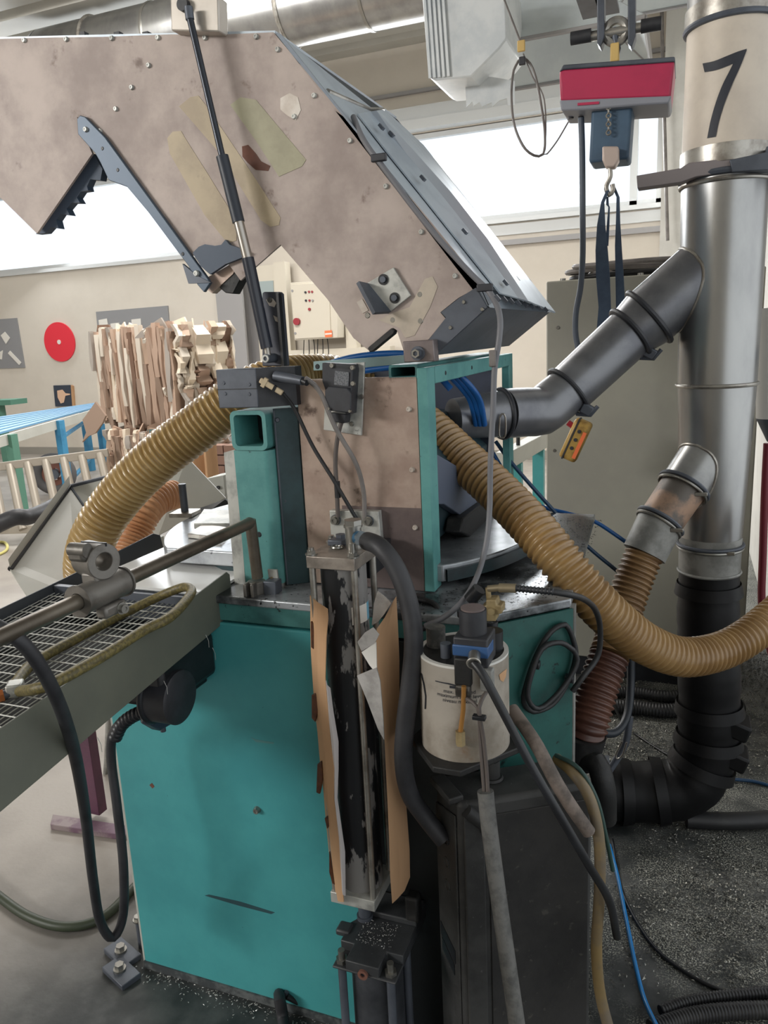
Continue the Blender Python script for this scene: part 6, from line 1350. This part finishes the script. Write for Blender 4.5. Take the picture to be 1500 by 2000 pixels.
for k, (pts, r, lab) in enumerate([([(1290, 1975), (1350, 1955), (1420, 1945), (1500, 1938), (1580, 1934)], .014, 'black ribbed conduit at the bottom right corner, upper one'), ([(1270, 2010), (1350, 1985), (1430, 1975), (1520, 1972), (1600, 1972)], .02, 'black ribbed conduit at the bottom right corner, lower one')]):
    t = thing('floor_conduit', lab, 'conduit', PZ(1400, 1960+k*20, 0), 'conduits at the lower right')
    corr([PZ(u, v, r+.001) for u, v in pts], r, .008, .1, 16).build('ribbed_tube', DRUBBER, t, ang=60)
cable('blue_floor_hose', [PZ(1190, 1650, .012), PZ(1205, 1705, .008), PZ(1222, 1790, .008), PZ(1240, 1880, .008), PZ(1258, 1950, .008), PZ(1285, 2010, .05)], .0055, BLUEL, 'bright blue thin hose on the dark floor right of the tank', 'hose')
cable('black_floor_wire', [PZ(1196, 1640, .01), PZ(1215, 1740, .006), PZ(1270, 1840, .006), PZ(1340, 1900, .006), PZ(1420, 1940, .006), PZ(1520, 1975, .006)], .005, BLACK, 'thin black wire crossing the swarf floor beside the blue hose')
cable('floor_hose', [PY(1232, 1260, 2.3), PY(1232, 1340, 2.28), PY(1224, 1400, 2.22), PY(1200, 1432, 2.15), PY(1160, 1428, 2.1)], .012, mat('navy_black_hose', (32, 38, 46), .45), 'dark hose hanging behind the amber hose and curving to the clamp', 'hose')
cable('black_floor_wire', [PY(1188, 1345, 2.6), PZ(1215, 1410, .02), PZ(1250, 1440, .005), PZ(1320, 1482, .005), PZ(1352, 1478, .005)], .005, BLACK, 'thin black wire from the ribbed conduits to the black elbow')
cable('floor_hose', [PZ(1340, 1600, .03), PZ(1420, 1604, .03), PZ(1500, 1600, .03), PZ(1580, 1590, .03)], .028, DRUBBER, 'thick black hose on the floor right of the wrapped elbow', 'hose', n=14)
cable('blue_floor_hose', [PZ(1430, 1522, .01), PZ(1470, 1526, .008), PZ(1510, 1536, .008)], .006, mat('dark_blue_hose', (30, 64, 96), .4), 'short dark blue hose end on the floor right of the wrapped elbow', 'hose')
# ================================================================ SWARF
rs = random.Random(11)
def flakes(name, label, n, fn, s0, s1, m, cat='swarf'):
    mb = MB()
    for _ in range(n):
        p = fn(); 
        if p is None: continue
        s = rs.uniform(s0, s1); a = rs.uniform(0, 6.28); tl = rs.uniform(-.6, .6)
        d = Vector((math.cos(a), math.sin(a), tl*.6))*s; e = Vector((-math.sin(a), math.cos(a), rs.uniform(-.5, .5)))*s*rs.uniform(.3, .8)
        q = p+Vector((0, 0, s*.6)); o = len(mb.v); mb.v += [q-d-e*.4, q+d-e*.3, q+d*.3+e, q+Vector((0, 0, s*.35))]; mb.f += [[o, o+1, o+2], [o, o+1, o+3], [o+1, o+2, o+3]]
    mb.build(name, m, None, label, cat, kind='stuff', smooth=False)
CH = mat('grey_swarf', (176, 174, 164), .35, .4, (84, 84, 80), 40, .4, .6)
def fl_right():
    x, y = rs.uniform(-.3, .46), rs.uniform(1.45, 4.0)
    if math.sin(x*9+y*3.1)+math.sin(y*7.3-x*4)+rs.uniform(-1.3, 1.3) < .0: return None
    if x < -.1 and y < 2.3 and rs.random() < .7: return None
    return Vector((x, y, .001))
flakes('floor_swarf', 'grey metal swarf scattered over the dark floor at the lower right', 34000, fl_right, .0018, .0062, CH)
flakes('foot_swarf', 'fine bright swarf along the base foot', 420, lambda: Vector((rs.uniform(xl-.05, -.5), YF-.006-abs(rs.gauss(0, .025)), .001)), .001, .004, mat('bright_swarf', (214, 214, 210), .3, .5))
def on_top():
    x, y = rs.uniform(-.5, -.2), rs.uniform(1.4, 2.2)
    if y < 1.36+(x-xr)*.93+.01 or x > c1.x-.004: return None
    if (x+.82)**2+(y-1.85)**2 < .51**2: return None
    return Vector((x, y, ZT+.0008))
flakes('top_swarf', 'black swarf crumbs on the machine top at the right', 1500, on_top, .001, .004, mat('black_swarf', (36, 36, 36), .5))
flakes('block_swarf', 'bright crumbs lying on the lower cylinder block', 160, lambda: Vector((rs.uniform(x0+.03, x1-.03), rs.uniform(y0+.05, y1-.06), ZL+.0006)), .0008, .0022, mat('bright_swarf', (214, 214, 210), .3, .5))

# ================================================================ third level: pieces that belong to a part
SUB = {'control_cabinet': {'door': ('indicator', 'push_button', 'main_switch', 'orange_label', 'label_stripe', 'door_lock')},
 'chain_hoist': {'body': ('nameplate',), 'bottom_cover': ('cable_gland',)},
 'pendant_control': {'body': ('orange_strip', 'seam', 'emergency_button', 'push_button')},
 'rotary_machine': {'front_panel': ('bolt', 'scuff_mark', 'paint_chip', 'paint_scratch'), 'top_plate': ('clamp_nut',), 'corner_panel': ('edge_strip',)},
 'support_post': {'bracket_box': ('rivet', 'seam_line'), 'mast_plate': ('plate_flange', 'worn_spot', 'screw'), 'side_sheet': ('sheet_edge',), 'column': ('drilled_hole',), 'open_tube': ('tube_shadow_plate',)},
 'machine_housing': {'front_panel': ('panel_bolt', 'oil_stain_field'), 'side_rail': ('rail_hole',), 'cross_strap': ('strap_hole',)},
 'tilting_hood': {'side_plate': ('screw', 'tape_residue', 'rust_patch', 'polished_spot', 'plug', 'stamped_tag'), 'cover_ridge': ('cover_bolt', 'end_bolt'), 'stiffener_bar': ('bar_hole', 'corner_lug'), 'top_sheet': ('top_bolt',)},
 'safety_switch': {'mounting_plate': ('screw',), 'housing': ('rating_plate', 'key_slot')},
 'hydraulic_cylinder': {'top_plate': ('tie_rod_nut', 'lifting_eye', 'bleed_valve', 'valve_block'), 'barrel': ('white_sticker', 'blue_sticker'), 'banjo_body': ('banjo_bolt', 'blue_seal', 'union_nut')},
 'cylinder_mount': {'plate': ('washer', 'socket_screw')},
 'guide_cylinder': {'head_block': ('pocket_nut', 'port_plug', 'plug_socket')},
 'oil_reservoir': {'vessel': ('printed_label', 'level_line', 'scratch', 'torn_sticker', 'rim'), 'lid': ('filler_cap', 'lid_bolt', 'vent_cap'), 'valve_body': ('blue_band', 'pressure_switch', 'plug_socket', 'socket_ring'), 'sight_tube': ('sight_fitting',)},
 'hydraulic_tank': {'side_panel': ('embossed_bar', 'embossed_ring'), 'handle_boss': ('handle_hole',), 'filler_neck': ('neck_ring',)},
 'extraction_duct': {'wrapped_pipe': ('number_seven',), 'bracket_arm': ('bracket_plate', 'wall_arm'), 'hose_clamp': ('clamp_screw',), 'branch_pipe': ('branch_ring', 'clamp_lock', 'clamp_lever', 'strap_buckle')},
 'trolley_wheel': {'rim': ('spoke', 'hub')}, 'notice_board': {'panel': ('paper',)}, 'red_disc': {'disc': ('centre_hub',)}, 'dark_board': {'panel': ('edge_strip', 'peach_patch')},
 'pivot_block': {'block': ('washer', 'bolt')}, 'angle_bracket': {'plate': ('washer', 'bolt')}, 'levelling_clamp': {'plate': ('bolt',)},
 'support_rod': {'rod_clamp': ('clamp_collar', 'lower_ear', 'bolt'), 'cross_clamp': ('clamp_ear', 'ear_screw', 'clamp_slot')}, 'panel_connector': {'housing': ('rim',)}, 'ceiling_duct': {'pipe': ('joint_band', 'hanger')}}
def stem(o): return o.name.split('.')[0]
for root in [o for o in bpy.data.objects if o.parent is None and stem(o) in SUB]:
    kids = list(root.children)
    for pn, names in SUB[stem(root)].items():
        host = next((k for k in kids if stem(k) == pn), None)
        if host is None: continue
        for k in kids:
            if stem(k) in names and k is not host: k.parent = host
